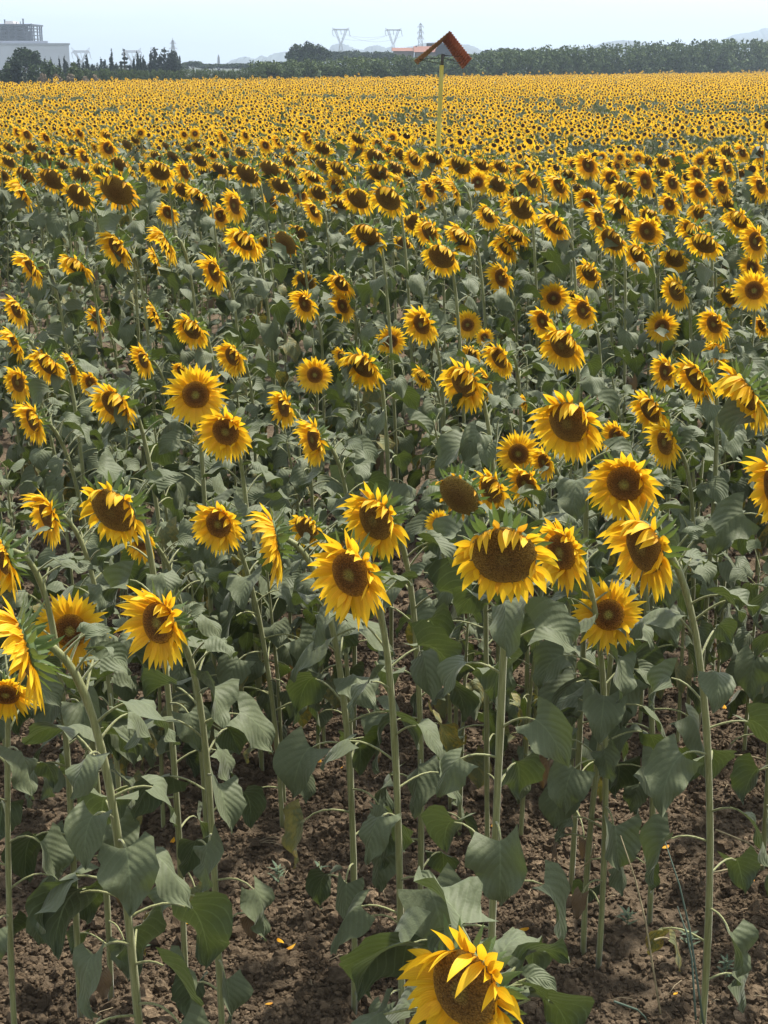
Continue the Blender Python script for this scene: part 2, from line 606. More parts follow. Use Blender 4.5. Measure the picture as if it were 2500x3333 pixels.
def make_head(root, back, P, n, Rt, ratio, fold, style, rg, nseg=7, parts=True):
    """flower head centred at P facing N; sub-parts seed_disc, petals, bracts under flower_head"""
    n = n.normalized()
    x = UP.cross(n)
    x = x.normalized() if x.length > 1e-3 else Vector((1, 0, 0))
    y = n.cross(x)
    Rd = Rt * ratio
    grav = Vector((0, 0, -1))

    def pt(r, a, z):
        return P + (x * math.cos(a) + y * math.sin(a)) * r + n * z
    # receptacle
    mb = MB()
    rows = []
    nn = 20
    for r, z in ((1.0, 0.02), (1.03, -0.06), (0.93, -0.2), (0.72, -0.34), (0.42, -0.46), (0.16, -0.56), (0.1, -0.62)):
        rows.append([pt(Rd * r, 6.28319 * k / nn, Rd * z) for k in range(nn)])
    mb.grid(rows, None, 0, close=True)
    head = mb.build('flower_head', M['bract'], root)
    # seed disc
    old = {'F': 0.0, 'Q': .15, 'L': .3, 'K': .55, 'R': .6, 'S': .4, 'D': .85, 'M': 1.0, 'N': 1.0, 'B': 0.0, 'Y': 0.3}[style]
    if style != 'B':
        mb = MB()
        nn = 28
        rows, uvs = [], []
        dome = rg.uniform(.10, .2) * (1.5 if old > .5 else 1)
        for r in (0.0, 0.12, 0.25, 0.4, 0.55, 0.7, 0.84, 0.94, 1.0, 1.03):
            z = Rd * (dome * (1 - r * r) + 0.05 - 0.10 * math.exp(-(r / 0.28) ** 2) * (1 - old) + (0.05 * math.exp(-((r - .85) / .1) ** 2)) * (1 - old)) if r <= 1 else -Rd * 0.02
            rows.append([pt(Rd * r * (1 + 0.015 * math.sin(5 * 6.283 * k / nn)), 6.28319 * k / nn, z + Rd * rg.uniform(-.012, .012) * (r > .1)) for k in range(nn)])
            uvs.append([(min(r, 1), old)] * nn)
        mb.grid(rows, uvs, 0, close=True)
        mb.build('seed_disc', M['disc'], head)
    # ray petals
    mb = MB()
    npet = 11 if style == 'N' else 0
    if style not in 'BN':
        npet = {'M': 32, 'D': 36}.get(style, 47) + rg.randint(-3, 4)
    for k in range(npet):
        a = 6.28319 * (k + rg.uniform(-.33, .33)) / npet
        lay = k % 2
        rdir = x * math.cos(a) + y * math.sin(a)
        upness = rdir.dot(UP)
        el = R(rg.uniform(2, 24) + 9 * lay)
        b = rg.uniform(.12, .5)
        L = (Rt - Rd) * rg.uniform(1.03, 1.3) * (1 + 0.12 * (1 - lay))
        W = Rt * rg.uniform(.15, .215)
        curl = rg.uniform(-.5, .5)
        rightness = rdir.dot(Vector((1, 0, 0)))
        if upness + .35 * rightness > 0.05 and rg.random() < .62:                              # upper petals tip forward over the disc
            el += R(fold * (45 + 80 * max(0, upness)) * rg.uniform(.55, 1.15))
            b += fold * rg.uniform(.5, 1.4)
        elif upness > .2 and fold > .2:
            L *= .78
        elif fold > .25:
            b += fold * .9
            el -= R(8)
        if rg.random() < .045:
            curl += rg.choice((-1, 1)) * rg.uniform(.8, 1.8)
            el += R(rg.uniform(15, 50))
        mi = 0
        if style in 'MDN':
            if rg.random() < {'M': .5, 'D': .12, 'N': 1}[style]:
                continue_w = True
                mi = 1
                L *= rg.uniform(.6, 1)
                W *= .75
                curl += rg.uniform(-1, 1)
        d0 = rdir * math.cos(el) + n * math.sin(el)
        tang = n.cross(rdir)
        petal_strip(mb, P + rdir * Rd * .99 + n * (Rd * (.03 - .05 * lay)), d0, tang, L, W, b, grav, rg.uniform(.08, .3), mi, curl, nseg)
    # small inner curled petals standing on the rim
    if npet and style in 'QLKRDS' and nseg > 5:
        for k in range(rg.randint(2, 6)):
            a = rg.uniform(0, 6.283)
            rdir = x * math.cos(a) + y * math.sin(a)
            el = R(rg.uniform(50, 105))
            petal_strip(mb, P + rdir * Rd * .95 + n * Rd * .05, rdir * math.cos(el) + n * math.sin(el), n.cross(rdir), (Rt - Rd) * rg.uniform(.6, .95), Rt * .19, rg.uniform(.4, 1.3), grav, .2, 0, rg.uniform(-.6, .6), nseg)
    if npet:
        mb.build('petals', [M['petal'], M['petal_wilt']], head)
    # bracts in two whorls round the back
    mb = MB()
    nb = 24 if nseg > 5 else 16
    for k in range(nb + (nb if style == 'B' else nb // 2)):
        inner = k >= nb
        a = 6.28319 * (k + rg.uniform(-.35, .35)) / (nb if not inner else max(1, (nb if style == 'B' else nb // 2)))
        rdir = x * math.cos(a) + y * math.sin(a)
        if style == 'B':
            el = R(rg.uniform(20, 75) if not inner else rg.uniform(60, 110))
            L = Rd * rg.uniform(.7, 1.1)
        else:
            el = R((rg.uniform(-55, 8) if style != 'N' else rg.uniform(-35, 55)) if not inner else rg.uniform(-80, -40))
            L = Rt * rg.uniform(.32, .58)
        rr = Rd * (.98 if not inner else .72)
        zz = -Rd * (.06 if not inner else .3)
        d0 = rdir * math.cos(el) + n * math.sin(el)
        petal_strip(mb, P + rdir * rr + n * zz, d0, n.cross(rdir), L, Rt * rg.uniform(.09, .15), rg.uniform(-.6, .5), grav, rg.uniform(.1, .3), 0, rg.uniform(-.4, .4), max(4, nseg - 2))
    mb.grid([[pt(Rd * r, 6.28319 * k / 16, Rd * z) for k in range(16)] for r, z in ((1.02, 0.0), (1.05, -.07), (1.0, -.16))], None, 0, close=True)
    mb.build('bracts', M['bract'], head)
    return head


def leaf_on(mb, p0, az, lp, L, W, el0, droop, rg, nu=6, nv=9, mi=0, stem_mi=1, rp=.0034):
    """petiole arching away from the stem at P0, then a heart-shaped drooping blade"""
    o = Vector((math.cos(az), math.sin(az), 0))
    d = (o * math.cos(el0) + UP * math.sin(el0)).normalized()
    grav = Vector((0, 0, -1))
    pts = [p0.copy()]
    p = p0.copy()
    for i in range(5):
        p = p + d * lp / 5
        d = (d + grav * droop * .20 * (i + 1) / 3).normalized()
        pts.append(p.copy())
    mb.tube(pts, [rp * 1.25, rp, rp, rp * .9, rp * .85, rp * .7], 5, stem_mi, cap=False)
    s = Vector((-math.sin(az), math.cos(az), 0))
    roll = rg.uniform(-.95, .95)
    # a limp blade folds round the end of its stalk: it turns down quickly, then hangs
    hang = rg.uniform(.8, 1.5) * droop
    fold = rg.uniform(-.75, .5)
    ph, wv = rg.uniform(0, 6.28), rg.uniform(.12, .34)
    side = rg.uniform(-.8, .8)
    rg_k = rg.uniform(7, 13)
    jag = [rg.uniform(-1, 1) for _ in range(2 * (nv + 1))]
    rows, uvs = [], []
    st = L / nv
    for i in range(nv + 1):
        t = i / nv
        n = s.cross(d).normalized()
        sr = s * math.cos(roll) + n * math.sin(roll)
        nr = sr.cross(d).normalized()
        hw = W * (0.80 + 1.1 * t - 1.9 * t * t if t < .38 else (0.9436) * (1 - ((t - .38) / .62) ** 1.12))
        hw = max(hw, 0.0) * .55
        row, uvr = [], []
        for j in range(nu + 1):
            u = 2 * j / nu - 1
            au = abs(u)
            back = -L * .20 * au ** 1.3 * max(0, 1 - t / .45) ** 1.4 + L * .05 * au * (t > .3)
            ww = hw * (1 + ((.09 * jag[i * 2 + (u > 0)]) if au > .9 else 0))
            h = fold * au * ww + wv * W * math.sin(t * rg_k + ph + (1.5 if u > 0 else 0)) * au ** 1.5 * .5 - .06 * W * math.exp(-(au / .14) ** 2)
            row.append(p + sr * (u * ww) + nr * h + d * back)
            uvr.append(((u + 1) / 2, t))
        rows.append(row)
        uvs.append(uvr)
        p = p + d * st
        k = hang * (1.9 * (1 - t) + .35)
        d = (d + grav * k / nv * 1.2 + s * side / nv).normalized()
        s = (s - d * s.dot(d))
        s = s.normalized() if s.length > 1e-4 else Vector((1, 0, 0))
    mb.grid(rows, uvs, mi)


def bez(a, b, c, d, t):
    k = 1 - t
    return a * k ** 3 + b * 3 * k * k * t + c * 3 * k * t * t + d * t ** 3


STYLE = {  # yaw, pitch, fold, disc ratio
    'F': (-6, 8, .0, .46), 'Q': (-40, 17, .3, .48), 'R': (-42, 27, .6, .53), 'L': (-54, 20, .3, .49),
    'K': (-46, 38, .55, .52), 'S': (-74, 26, .35, .50), 'D': (-30, 37, .7, .62), 'M': (-33, 42, .6, .66),
    'N': (-38, 33, .5, .74), 'B': (-12, -20, 0, .75), 'Y': (-30, -45, 0, .5)}  # pitch counts from the line of sight
LOOK = {'F': 'open front-facing sunflower', 'Q': 'sunflower turned slightly left', 'R': 'nodding sunflower with folded upper petals', 'L': 'left-turned sunflower',
        'K': 'left-turned nodding sunflower', 'S': 'side-on sunflower', 'D': 'drooping dark-faced sunflower', 'M': 'withering drooping sunflower', 'N': 'petalless dark sunflower head',
        'B': 'green unopened sunflower bud', 'Y': 'sunflower tipped up to the sky'}
CROPS = {'A': (0, 420, .5), 'B': (830, 420, .5), 'C': (1660, 420, .5), 'D': (0, 900, .5), 'E': (830, 900, .5), 'G': (1660, 900, .5), 'V': (0, 0, 1.507)}


def head_D(px, py, d, style):
    slope = max(0.03, -ray(px, py)[1])
    Dp = min(24.0, 1.38 / slope)
    Dsz = F * (.235 if style in 'FQRLKSY' else .21) / d * math.cos(math.atan(slope))
    return min(max(Dsz ** .62 * Dp ** .38, (.55 if py < 950 else .72) * Dp), 1.28 * Dp, 22.5)


HEADS = []                                             # photo pixel, radius and distance of every head, so that leaves leave the faces free


def covers(p, r, D):
    x, y, _ = project(p)
    rp = r * F / D * .55
    for hx, hy, hr, hD in HEADS:
        if hD > D + .03 and abs(hx - x) < hr + rp and math.hypot(hx - x, hy - y) < hr * .85 + rp:
            return True
    return False


def sunflower(px, py, d, style, seed, label, base=None, lean=None, yaw=None, pitch=None, nleaf=None, lowleaf=None, extra=()):
    rg = random.Random(seed)
    y0, p0, fold, ratio = STYLE[style]
    yw = y0 + rg.uniform(-9, 9) if yaw is None else yaw
    pc = p0 + rg.uniform(-7, 7) if pitch is None else pitch
    rx, rz = ray(px, py)
    slope = max(0.03, -rz)
    D = head_D(px, py, d, style)
    P = Vector((rx * D, D, CAM_Z + rz * D))
    dist = math.hypot(P.x, P.y)
    slant = math.sqrt(dist ** 2 + (CAM_Z - P.z) ** 2)
    Rt = 1.10 * d / F * slant / 2
    # facing
    tc = Vector((-P.x, -P.y, 0)).normalized()
    a = R(yw)
    pc -= math.degrees(math.atan(-rz)) if pitch is None else 0
    hd = Vector((tc.x * math.cos(a) - tc.y * math.sin(a), tc.x * math.sin(a) + tc.y * math.cos(a), 0))
    n = hd * math.cos(R(pc)) - UP * math.sin(R(pc))
    Rd = Rt * ratio
    Pb = P - n * Rd * .6
    ln = rg.uniform(.02, .22) if lean is None else lean
    bx = P.x - hd.x * .10 + ln * .8 - (.1 if style == 'F' else 0) * 1
    by = P.y - hd.y * .10 + rg.uniform(-.05, .1)
    if base is not None:
        bx, by = P.x + base[0], P.y + base[1]
    B = Vector((bx, by, gz(bx, by) - .03))
    near = D < 9.3
    big = D < 6.5
    e = empty('sunflower', B)
    tag(e, label, 'sunflower', 'sunflowers in the front of the field')
    H = Pb.z - B.z
    # stem: rises, leans, then its neck arches over into the back of the head
    arch = max(.0, math.sin(R(max(0, pc)))) * .12 + .05
    c1 = B + Vector((rg.uniform(-.03, .03), rg.uniform(-.03, .03), H * .55))
    c2 = Pb - n * (.10 + .08 * math.cos(R(pc))) + UP * (arch * .9) - Vector((0, 0, .16 if pc < 15 else .02))
    ns = 18 if near else 12
    rb = .0086 + .020 * Rt
    rt_ = min(.0095, .05 * Rt + .003)
    pts, rad = [], []
    for i in range(ns + 1):
        t = i / ns
        tt = t if t < .6 else t
        pts.append(bez(B, c1, c2, Pb, tt) - B)
        rad.append((rb + (rt_ - rb) * t ** 1.3) * (1 + .06 * math.sin(i * 2.3) + .04 * math.sin(i * 5.1)))
    mb = MB()
    mb.tube(pts, rad, 9 if near else 6, 0)
    mb.build('stem', M['stem'], e)
    make_head(e, None, P - B, n, Rt, ratio, fold, style, rg, 8 if big else (6 if near else 4))
    # leaves in a spiral up the stem
    nl = nleaf or (rg.randint(20, 24) if D < 6.5 else rg.randint(16, 20))
    merged = None if near else MB()
    az = rg.uniform(0, 6.28)
    t0 = lowleaf or (rg.uniform(.08, .2) if D < 6.5 else rg.uniform(.2, .32))
    for k in range(nl):
        f = k / (nl - 1)
        t = t0 + (((.93 if D < 8 else .86) - t0) * f ** .92)
        pp = bez(B, c1, c2, Pb, t) - B
        az += 2.4 + rg.uniform(-.35, .35)
        size = (.72 + .55 * math.sin(math.pi * min(1, (f * .95 + .12)) ** .8)) * (1 - .45 * max(0, f - .72) / .28)
        sk = min(1.12, max(.75, .55 + 3.6 * Rt))
        L = .127 * size * rg.uniform(.72, 1.2) * sk
        W = L * rg.uniform(.70, .95) * (1 - .25 * max(0, f - .8) / .2)
        lp = (.055 + .085 * size * (1 - .55 * f)) * rg.uniform(.8, 1.2)
        droop = (1.45 - 1.0 * f) * rg.uniform(.75, 1.25)
        el = R(18 + 38 * f + rg.uniform(-12, 12))
        if t > .7 and hd.x * math.cos(az) + hd.y * math.sin(az) > .15:
            az += math.pi
        for _try in range(3):
            oo = Vector((math.cos(az), math.sin(az), 0))
            if not covers(B + pp + oo * (lp + L * .35) - UP * L * (.1 + .4 * droop * .6), L * .8, D):
                break
            az += rg.choice((1.2, -1.2, 3.1))
        else:
            if rg.random() < .8:
                continue
        kind = 'leaf'
        if f < .1 and rg.random() < .35:
            kind = 'leaf_dry'
            L *= .75
            W *= .5
            droop *= 1.5
        elif f < .25 and rg.random() < .18:
            kind = 'leaf_old'
        if merged is not None:
            mi = {'leaf': 0, 'leaf_old': 2, 'leaf_dry': 3}[kind]
            leaf_on(merged, pp, az, lp, L, W, el, droop, rg, 4, 5, mi, 1, .0032)
        else:
            mb = MB()
            leaf_on(mb, pp, az, lp, L, W, el, droop, rg, 8 if big else 6, 12 if big else 8, 0, 1, .0036)
            lo_ = mb.build('leaf', [M[kind], M['stem']], e)
            if kind == 'leaf_old':
                lo_['label'] = 'yellowing spotted lower leaf'
            elif kind == 'leaf_dry':
                lo_['label'] = 'shrivelled brown lower leaf'
    for (t, az, lp, L, el, droop) in extra:
        mb = MB()
        leaf_on(mb, bez(B, c1, c2, Pb, t) - B, az, lp, L, L * .88, R(el), droop, rg, 8, 12, 0, 1, .0036)
        mb.build('leaf', [M['leaf'], M['stem']], e)
    if merged is not None:
        merged.build('leaves', [M['leaf'], M['stem'], M['leaf_old'], M['leaf_dry']], e)
    return e, D, P.z - gz(P.x, P.y)


# crop letter, then x y diameter style | label | short name others can point to
HEROES = """
A 705 125 130 Q | bright yellow open sunflower rising over the wilted heads, upper left | bright sunflower over the wilted heads
A 695 40 90 R
A 1205 280 150 L | bright sidelit sunflower leaning below the petalless black head | bright sunflower below the black head
A 1060 365 100 L
A 760 770 235 L | ragged sunflower with long separate petals stretched out to the left | ragged sunflower with stretched petals
A 1075 740 215 S | nodding side-on sunflower whose petals hang in one curtain beside a ragged bloom | curtain-petalled side-on sunflower
A 1015 850 140 S
A 200 895 205 S | yellow side-on sunflower at the left edge of the leafy gap | side-on sunflower by the leafy gap
A 495 890 190 K | orange-tinged nodding sunflower with petals closed over its disc, above a small side-on bloom | orange-tinged closed sunflower
A 1395 930 215 L | wide cupped sunflower with its petals swept left over its disc | wide cupped sunflower
A 1095 545 140 Q | neat medium sunflower with a lit upper rim, alone among leaves | neat sunflower with lit rim
A 1530 495 190 L | upper bloom of a tight pair of bright sunflowers beside wilted heads | upper bloom of the bright pair
A 1435 560 150 Q | lower bloom of a tight pair of bright sunflowers beside wilted heads
A 1590 730 205 K | large drooping sunflower with a fringe of hanging petals under the bright pair | fringed drooping sunflower
A 760 400 230 M | very large dark drooping sunflower head rimmed with curled dry petals | very large dark withered head
A 510 430 175 M
A 340 325 165 M
A 145 410 180 S | long side-on sunflower hanging down at the far left of the wilted band | long hanging side-on sunflower
A 205 500 80 Q
A 165 300 130 M
A 660 270 130 D
A 530 300 125 M
A 850 250 120 S
A 775 230 115 M
A 1040 275 155 D
A 920 205 95 Y | small yellow sunflower tipped flat up to the sky among wilted heads
A 960 260 110 M
A 1130 185 100 N | black petalless sunflower head standing out among green stems
A 825 100 70 N
A 550 180 115 L
A 480 140 85 D
A 410 130 95 L
A 210 120 85 M
A 170 145 70 Q
A 285 195 115 M
A 400 230 90 M
A 1200 400 130 M
A 1290 430 150 K
A 1300 200 110 M
A 1380 160 90 K
A 1430 255 105 M
A 1510 255 105 N
A 1610 290 160 M
A 1330 270 90 M
A 1570 150 80 M
A 1230 125 65 D
A 1285 100 65 D
A 1080 110 60 N
A 880 70 60 M
A 915 25 60 F
A 1455 50 95 L
A 1270 30 65 F
A 1200 35 60 Q
A 175 35 95 L
A 300 55 85 Q
A 115 20 75 Q
A 450 20 75 L
A 520 25 75 L
A 1020 180 85 M
A 60 120 85 M
A 20 300 80 M
A 620 120 60 L
A 60 210 100 M
A 330 150 70 M
A 1480 170 60 M
A 1600 40 70 L
B 70 105 85 Q
B 150 80 95 L
B 345 60 115 L | bright leaning sunflower at the top of the near plants, above a dark round head
B 440 125 115 D
B 250 135 105 R
B 670 60 105 D
B 675 130 105 F | small round open sunflower in front of nodding heads, left of yellow pole | small round sunflower near the pole
B 805 95 105 R
B 785 180 135 D
B 895 55 65 F
B 1015 60 75 Q
B 880 150 105 Q
B 945 165 105 D
B 1040 195 145 R
B 1165 190 125 D | dark nodding sunflower directly at the foot of the yellow pole
B 1340 235 155 D
B 1475 230 115 D
B 1600 240 115 D
B 1260 240 85 D
B 1465 190 85 Q
B 805 280 155 D | round drooping sunflower with a ring of green bracts on top | round drooping head with green ring
B 545 255 135 D
B 450 230 105 M
B 395 205 95 M
B 905 250 105 M
B 1000 290 95 M
B 100 260 140 M
B 225 310 115 M
B 170 370 130 M
B 225 215 105 D
B 375 310 145 K
B 530 375 155 R
B 670 450 185 D | left one of two big dark drooping heads side by side | left head of the big dark pair
B 865 450 205 D | broader right one of two big dark drooping heads side by side | right head of the big dark pair
B 545 490 125 D
B 110 470 125 Q
B 300 425 125 Q
B 415 415 125 D
B 385 530 155 L | yellow leaning sunflower lowest of the dense left cluster
B 950 355 115 S
B 1135 400 145 L | first bloom of a bright overlapping trio of sunflowers
B 1205 370 145 L | middle bloom of a bright overlapping trio of sunflowers | middle bloom of the bright trio
B 1300 390 160 S | side-on bloom closing a bright overlapping trio of sunflowers | side-on bloom of the bright trio
B 1080 500 80 Q
B 1450 345 135 F | open yellow sunflower with round brown disc beside the bright trio
B 1500 300 85 F
B 1580 360 135 D
B 1640 395 95 D
B 1520 560 165 R | evenly fringed nodding sunflower above leafy stems, below the bright trio | evenly fringed nodding sunflower
B 1640 500 110 L
B 1035 610 145 D
B 1135 665 190 R | brown-faced sunflower with two folded lit petals on its upper rim | sunflower with two lit folded petals
B 735 690 205 D | solitary drooping sunflower with a fan of petals folded over its face | solitary fan-folded sunflower
B 200 740 175 N | olive-green petalless sunflower head bowing between leaves | olive-green petalless head
B 280 670 105 M
B 75 740 105 D
B 965 740 115 D
B 1345 700 195 K | left-turned sunflower hanging its petals like a skirt | skirted left-turned sunflower
B 1215 830 205 D | broad dark drooping disc with yellow petals left only underneath | broad dark disc with petals underneath
B 1630 770 165 K
B 1604 968 190 Q | bright sunflower facing left just below the skirted bloom | bright sunflower below the skirted bloom
C 55 265 95 Q
C 145 330 175 R
C 415 230 95 Q
C 510 235 165 Q | tall bright sunflower standing well above its neighbours right of the pole | tall bright sunflower right of pole
C 380 300 105 D
C 320 365 175 L
C 445 385 85 M
C 35 400 115 D
C 75 515 185 D | large round drooping sunflower with yellow fringe all round its dark face | large round fringed drooper
C 225 470 115 R
C 290 620 205 K | big drooping sunflower with a fringe of shaded petals above grey leaves | big shaded-petal drooper
C 35 680 175 K
C 515 460 165 Q
C 660 320 145 Q | round bright sunflower with evenly spread petals in the crowded right cluster | evenly spread bright sunflower
C 745 395 145 D
C 885 340 175 Q | large bright open sunflower in the middle of the crowded right cluster | large bright open sunflower in the crowd
C 805 290 85 D
C 980 290 85 D
C 1060 350 145 Q
C 1040 490 145 Q | lower left bloom in a cluster of three bright sunflowers
C 1105 430 125 L
C 1220 290 125 Q
C 1240 400 165 Q
C 1415 245 145 L | tall sunflower in profile above the crowded right cluster | tall profile sunflower
C 1385 380 145 Q
C 1420 150 105 D
C 1515 150 115 Q
C 1620 155 115 Q
C 1575 205 95 Q
C 1520 295 85 D
C 1635 370 155 L
C 1610 420 105 D
C 720 510 175 K
C 580 585 165 L | bright leaning sunflower with curled lit petals over a small disc | sunflower with curled lit petals
C 895 665 205 Q
C 910 570 125 D
C 665 720 185 D | oval dark drooping sunflower with few petals at its left edge | oval dark drooping head
C 830 815 205 R | big bright sunflower with one lit petal folded over its dark disc | bright sunflower with one folded petal
C 1235 545 155 R
C 1190 660 185 K
C 1265 745 185 D | shaded drooping sunflower whose petals hang straight down over its disc | shaded straight-petalled drooper
C 1425 490 105 D
C 1490 590 175 K
C 1600 730 205 Q | big bright round sunflower at the right edge above a stacked pair | big round sunflower at right edge
C 1070 840 155 D
C 515 935 185 R | round-cheeked bright sunflower on a tall stem over grey leaves | round-cheeked bright sunflower
C 1085 1055 205 R | bright sunflower with lit crinkled rim, standing clear on a straight stem | bright sunflower with crinkled rim
C 1580 900 175 Q
C 1590 1050 210 F | wide open sunflower overlapping the bloom above it at right edge
C 1000 210 95 D
C 1110 200 75 F
C 835 190 75 F
C 715 185 65 F
C 900 205 75 D
C 1240 210 85 F
C 1330 205 95 D
C 700 240 75 Q
C 770 220 65 Q
C 1060 180 75 Q
C 1340 470 85 Q
C 1430 440 80 Q
C 600 180 60 F
C 530 330 70 Q
C 590 330 70 Q
C 1650 270 90 Q
C 1300 160 70 F
D 110 215 215 L | leaning sunflower with dark slot-like disc at the left edge, above a hanging bloom
D 95 430 215 S | limp side-on sunflower with petals hanging down at the left edge
D 310 570 250 K | shaggy closed sunflower touching a smaller open bloom on its right | shaggy closed sunflower
D 465 590 200 L | small open sunflower tucked against the shaggy closed bloom
D 630 270 160 L | small lone sunflower in profile on a curved neck among dark leaves
D 1015 255 190 S | thin side-on sunflower with lit petals and a long horizontal neck
D 1250 345 225 K | sunflower with large pale petals folded across its disc, below the thin side-on bloom
D 1515 520 235 L | sunflower with sweeping petals and a spiky green back, on a long arching stem
D 935 540 215 L | flat-looking sunflower with petals blown left above a lone stem
D 1175 610 115 Q | tiny sunflower half hidden behind the topmost petals of a big open bloom
D 1275 770 345 F | big fully open sunflower with star-like spread petals
D 1470 1010 350 Q | very big round sunflower overlapping the star-like bloom's lower edge
D 745 830 325 R | big sunflower with pale folded petals over the top of its disc
D 590 690 165 Q | half hidden sunflower behind a big bloom with pale folded petals
D 120 690 225 L | narrow sunflower with fanned petals, above a bigger bloom at left edge
D 215 935 285 L | broad left-leaning sunflower with one wide petal folded over its disc
D 1000 950 85 B | spiky green sunflower bud on a thin stem, no petals yet
E 325 175 215 Q | left bloom of two equal open sunflowers under two wilting ones
E 575 190 195 Q | right bloom of two equal open sunflowers under two wilting ones
E 330 30 175 D | wilting sunflower right behind the left bloom of an equal pair
E 560 45 190 K | wilting sunflower right behind the right bloom of an equal pair
E 885 420 175 F | small neat open sunflower with petals like a starburst, on leafy stem
E 1085 310 255 Q | large round sunflower with broad brown disc, ringed evenly by petals, mid field
E 1385 315 168 F | small perfectly round open sunflower with a tiny companion below
E 1495 395 105 F | tiny dull yellow sunflower just below a small round one
E 560 520 130 L | small sunflower pressed behind a shaggy hanging bloom
E 700 580 290 K | shaggy orange-yellow sunflower hanging its petals from a thick arched neck
E 390 640 208 F | lone round sunflower facing front with even yellow rays, dark leaves behind
E 1090 650 165 R | small cupped sunflower with incurved petals, next to a huge bloom
E 1360 690 350 R | huge sunflower with broad dark disc and a stalk crossing its lower petals
E 1410 500 145 R | orange sunflower half hidden above the huge bloom with crossed stalk
E 1590 530 250 R | bright sunflower with pale petal flap notching its dark disc
E 1490 690 220 L | sunflower hidden behind the huge bloom with crossed stalk, only its edge showing
E 190 850 245 L | sunflower in profile behind a spiky green bud
E 150 785 85 B | spiky green bud held in front of a profile sunflower
E 385 1060 310 L | large sunflower in profile with flame-shaped petals and spiky collar
E 1150 915 60 B | small green bud low among leaves under the huge bloom
G 285 140 185 F | open sunflower topmost of a close group of four
G 480 220 225 Q | sunflower with pale creased petals on its rim, right one of a group of four
G 420 130 110 D | dull shaded sunflower mostly hidden behind the group of four
G 215 290 205 Q | sunflower with pale rim petals, partly covered by a big dark-faced bloom
G 345 440 325 R | big dark-faced sunflower at the bottom of a close group of four
G 990 325 185 F | small symmetrical sunflower facing front with green-centred disc, above another
G 1330 310 225 Q | clean bright sunflower facing left with an oval disc, dark wilting one behind
G 1430 130 175 D | reddish brown wilting sunflower half hidden at the right
G 1015 620 232 Q | round sunflower with even rays touching a ragged bloom on its right
G 1210 660 305 K | ragged hanging sunflower wedged between a round bloom and a huge side-on one
G 1350 490 185 R | sunflower peeping over the ragged and huge side-on blooms
G 1530 760 430 K | huge side-on sunflower hanging its long petals at the right edge
G 385 950 470 R | largest open sunflower at centre right, pale petals scalloped along its rim
G 690 1040 215 Q | sunflower crossed by a leaf, tucked behind the largest middle bloom
G 915 870 295 R | sunflower with pale crumpled petals on its rim, above a profile bloom
G 1010 1080 300 L | sunflower in three-quarter profile with oval disc under a crumpled-rim bloom
G 650 620 85 B | half-open bud showing a few yellow petal tips
G 95 820 105 S | small side-on sunflower peeping out left of the largest middle bloom
G 1640 320 150 L | sunflower cut off by the right edge, its petals pointing left
V 1120 980 86 F | left one of three small sunflowers clustered beneath the largest middle bloom
V 1175 998 70 Q | darkest and smallest of three small sunflowers clustered beneath the largest middle bloom
V 1135 1043 92 Q | lowest of three small sunflowers clustered beneath the largest middle bloom
V 1350 1045 150 Q | big sunflower with two horn-like petals standing up on its rim
V 992 1070 118 N | bowed petalless seed head with green bracts, beside a half-shaded bloom
V 1062 1058 105 R | half-shaded sunflower squeezed between a petalless head and a small bloom
V 948 1131 52 F | tiny low sunflower facing front beneath the bowed petalless seed head
V 812 1122 158 R | sunflower with bristly collar and pale petals folded down its right rim
V 758 1240 190 Q | tall oval sunflower with green-centred disc, front one of an overlapping pair
V 1088 1200 205 D | huge seed-filled disc with sparse twisted petals around its lower half
V 1213 1192 150 Q | narrow sunflower touching the huge seed-filled disc
V 1392 1182 195 R | large sunflower with long swept petals on the thick stem at right
V 1315 1328 132 F | lone sunflower on a bare straight stem, petals raying round a greenish centre
V 342 1345 170 Q | big yellow sunflower with flame-like upper petals on a leaning stem
V 472 1132 115 Q | oval sunflower with clean bright rays on an upright thin stem
V 245 1103 155 D | shaggy drooping sunflower with a spiky green crown and dark face
V 305 1165 92 Q | sunflower half hidden by a stem below the shaggy drooping head
V 102 1112 112 S | thin side-on sunflower on a curved neck left of the shaggy drooping head
V 592 1168 150 S | shaggy side-on sunflower with dark green back, petals streaming down
V 662 1142 85 D | small drooping sunflower mostly hidden by green bracts, beside a shaggy one
V 2 1200 150 S | sunflower cut by the left edge on a bent stem
V 50 1400 215 S | big nearest-left sunflower seen from its spiky green back
V 152 1362 138 F | sunflower with upright petals peeping from behind the big spiky-backed one
V 12 1500 115 F | low yellow petals at the left edge under the big spiky-backed sunflower
V 1005 2135 275 R | low bent sunflower nearest of all with curling petals at the bottom
V 1672 1050 155 L | sunflower cut by the right edge, bright petals pointing left
"""
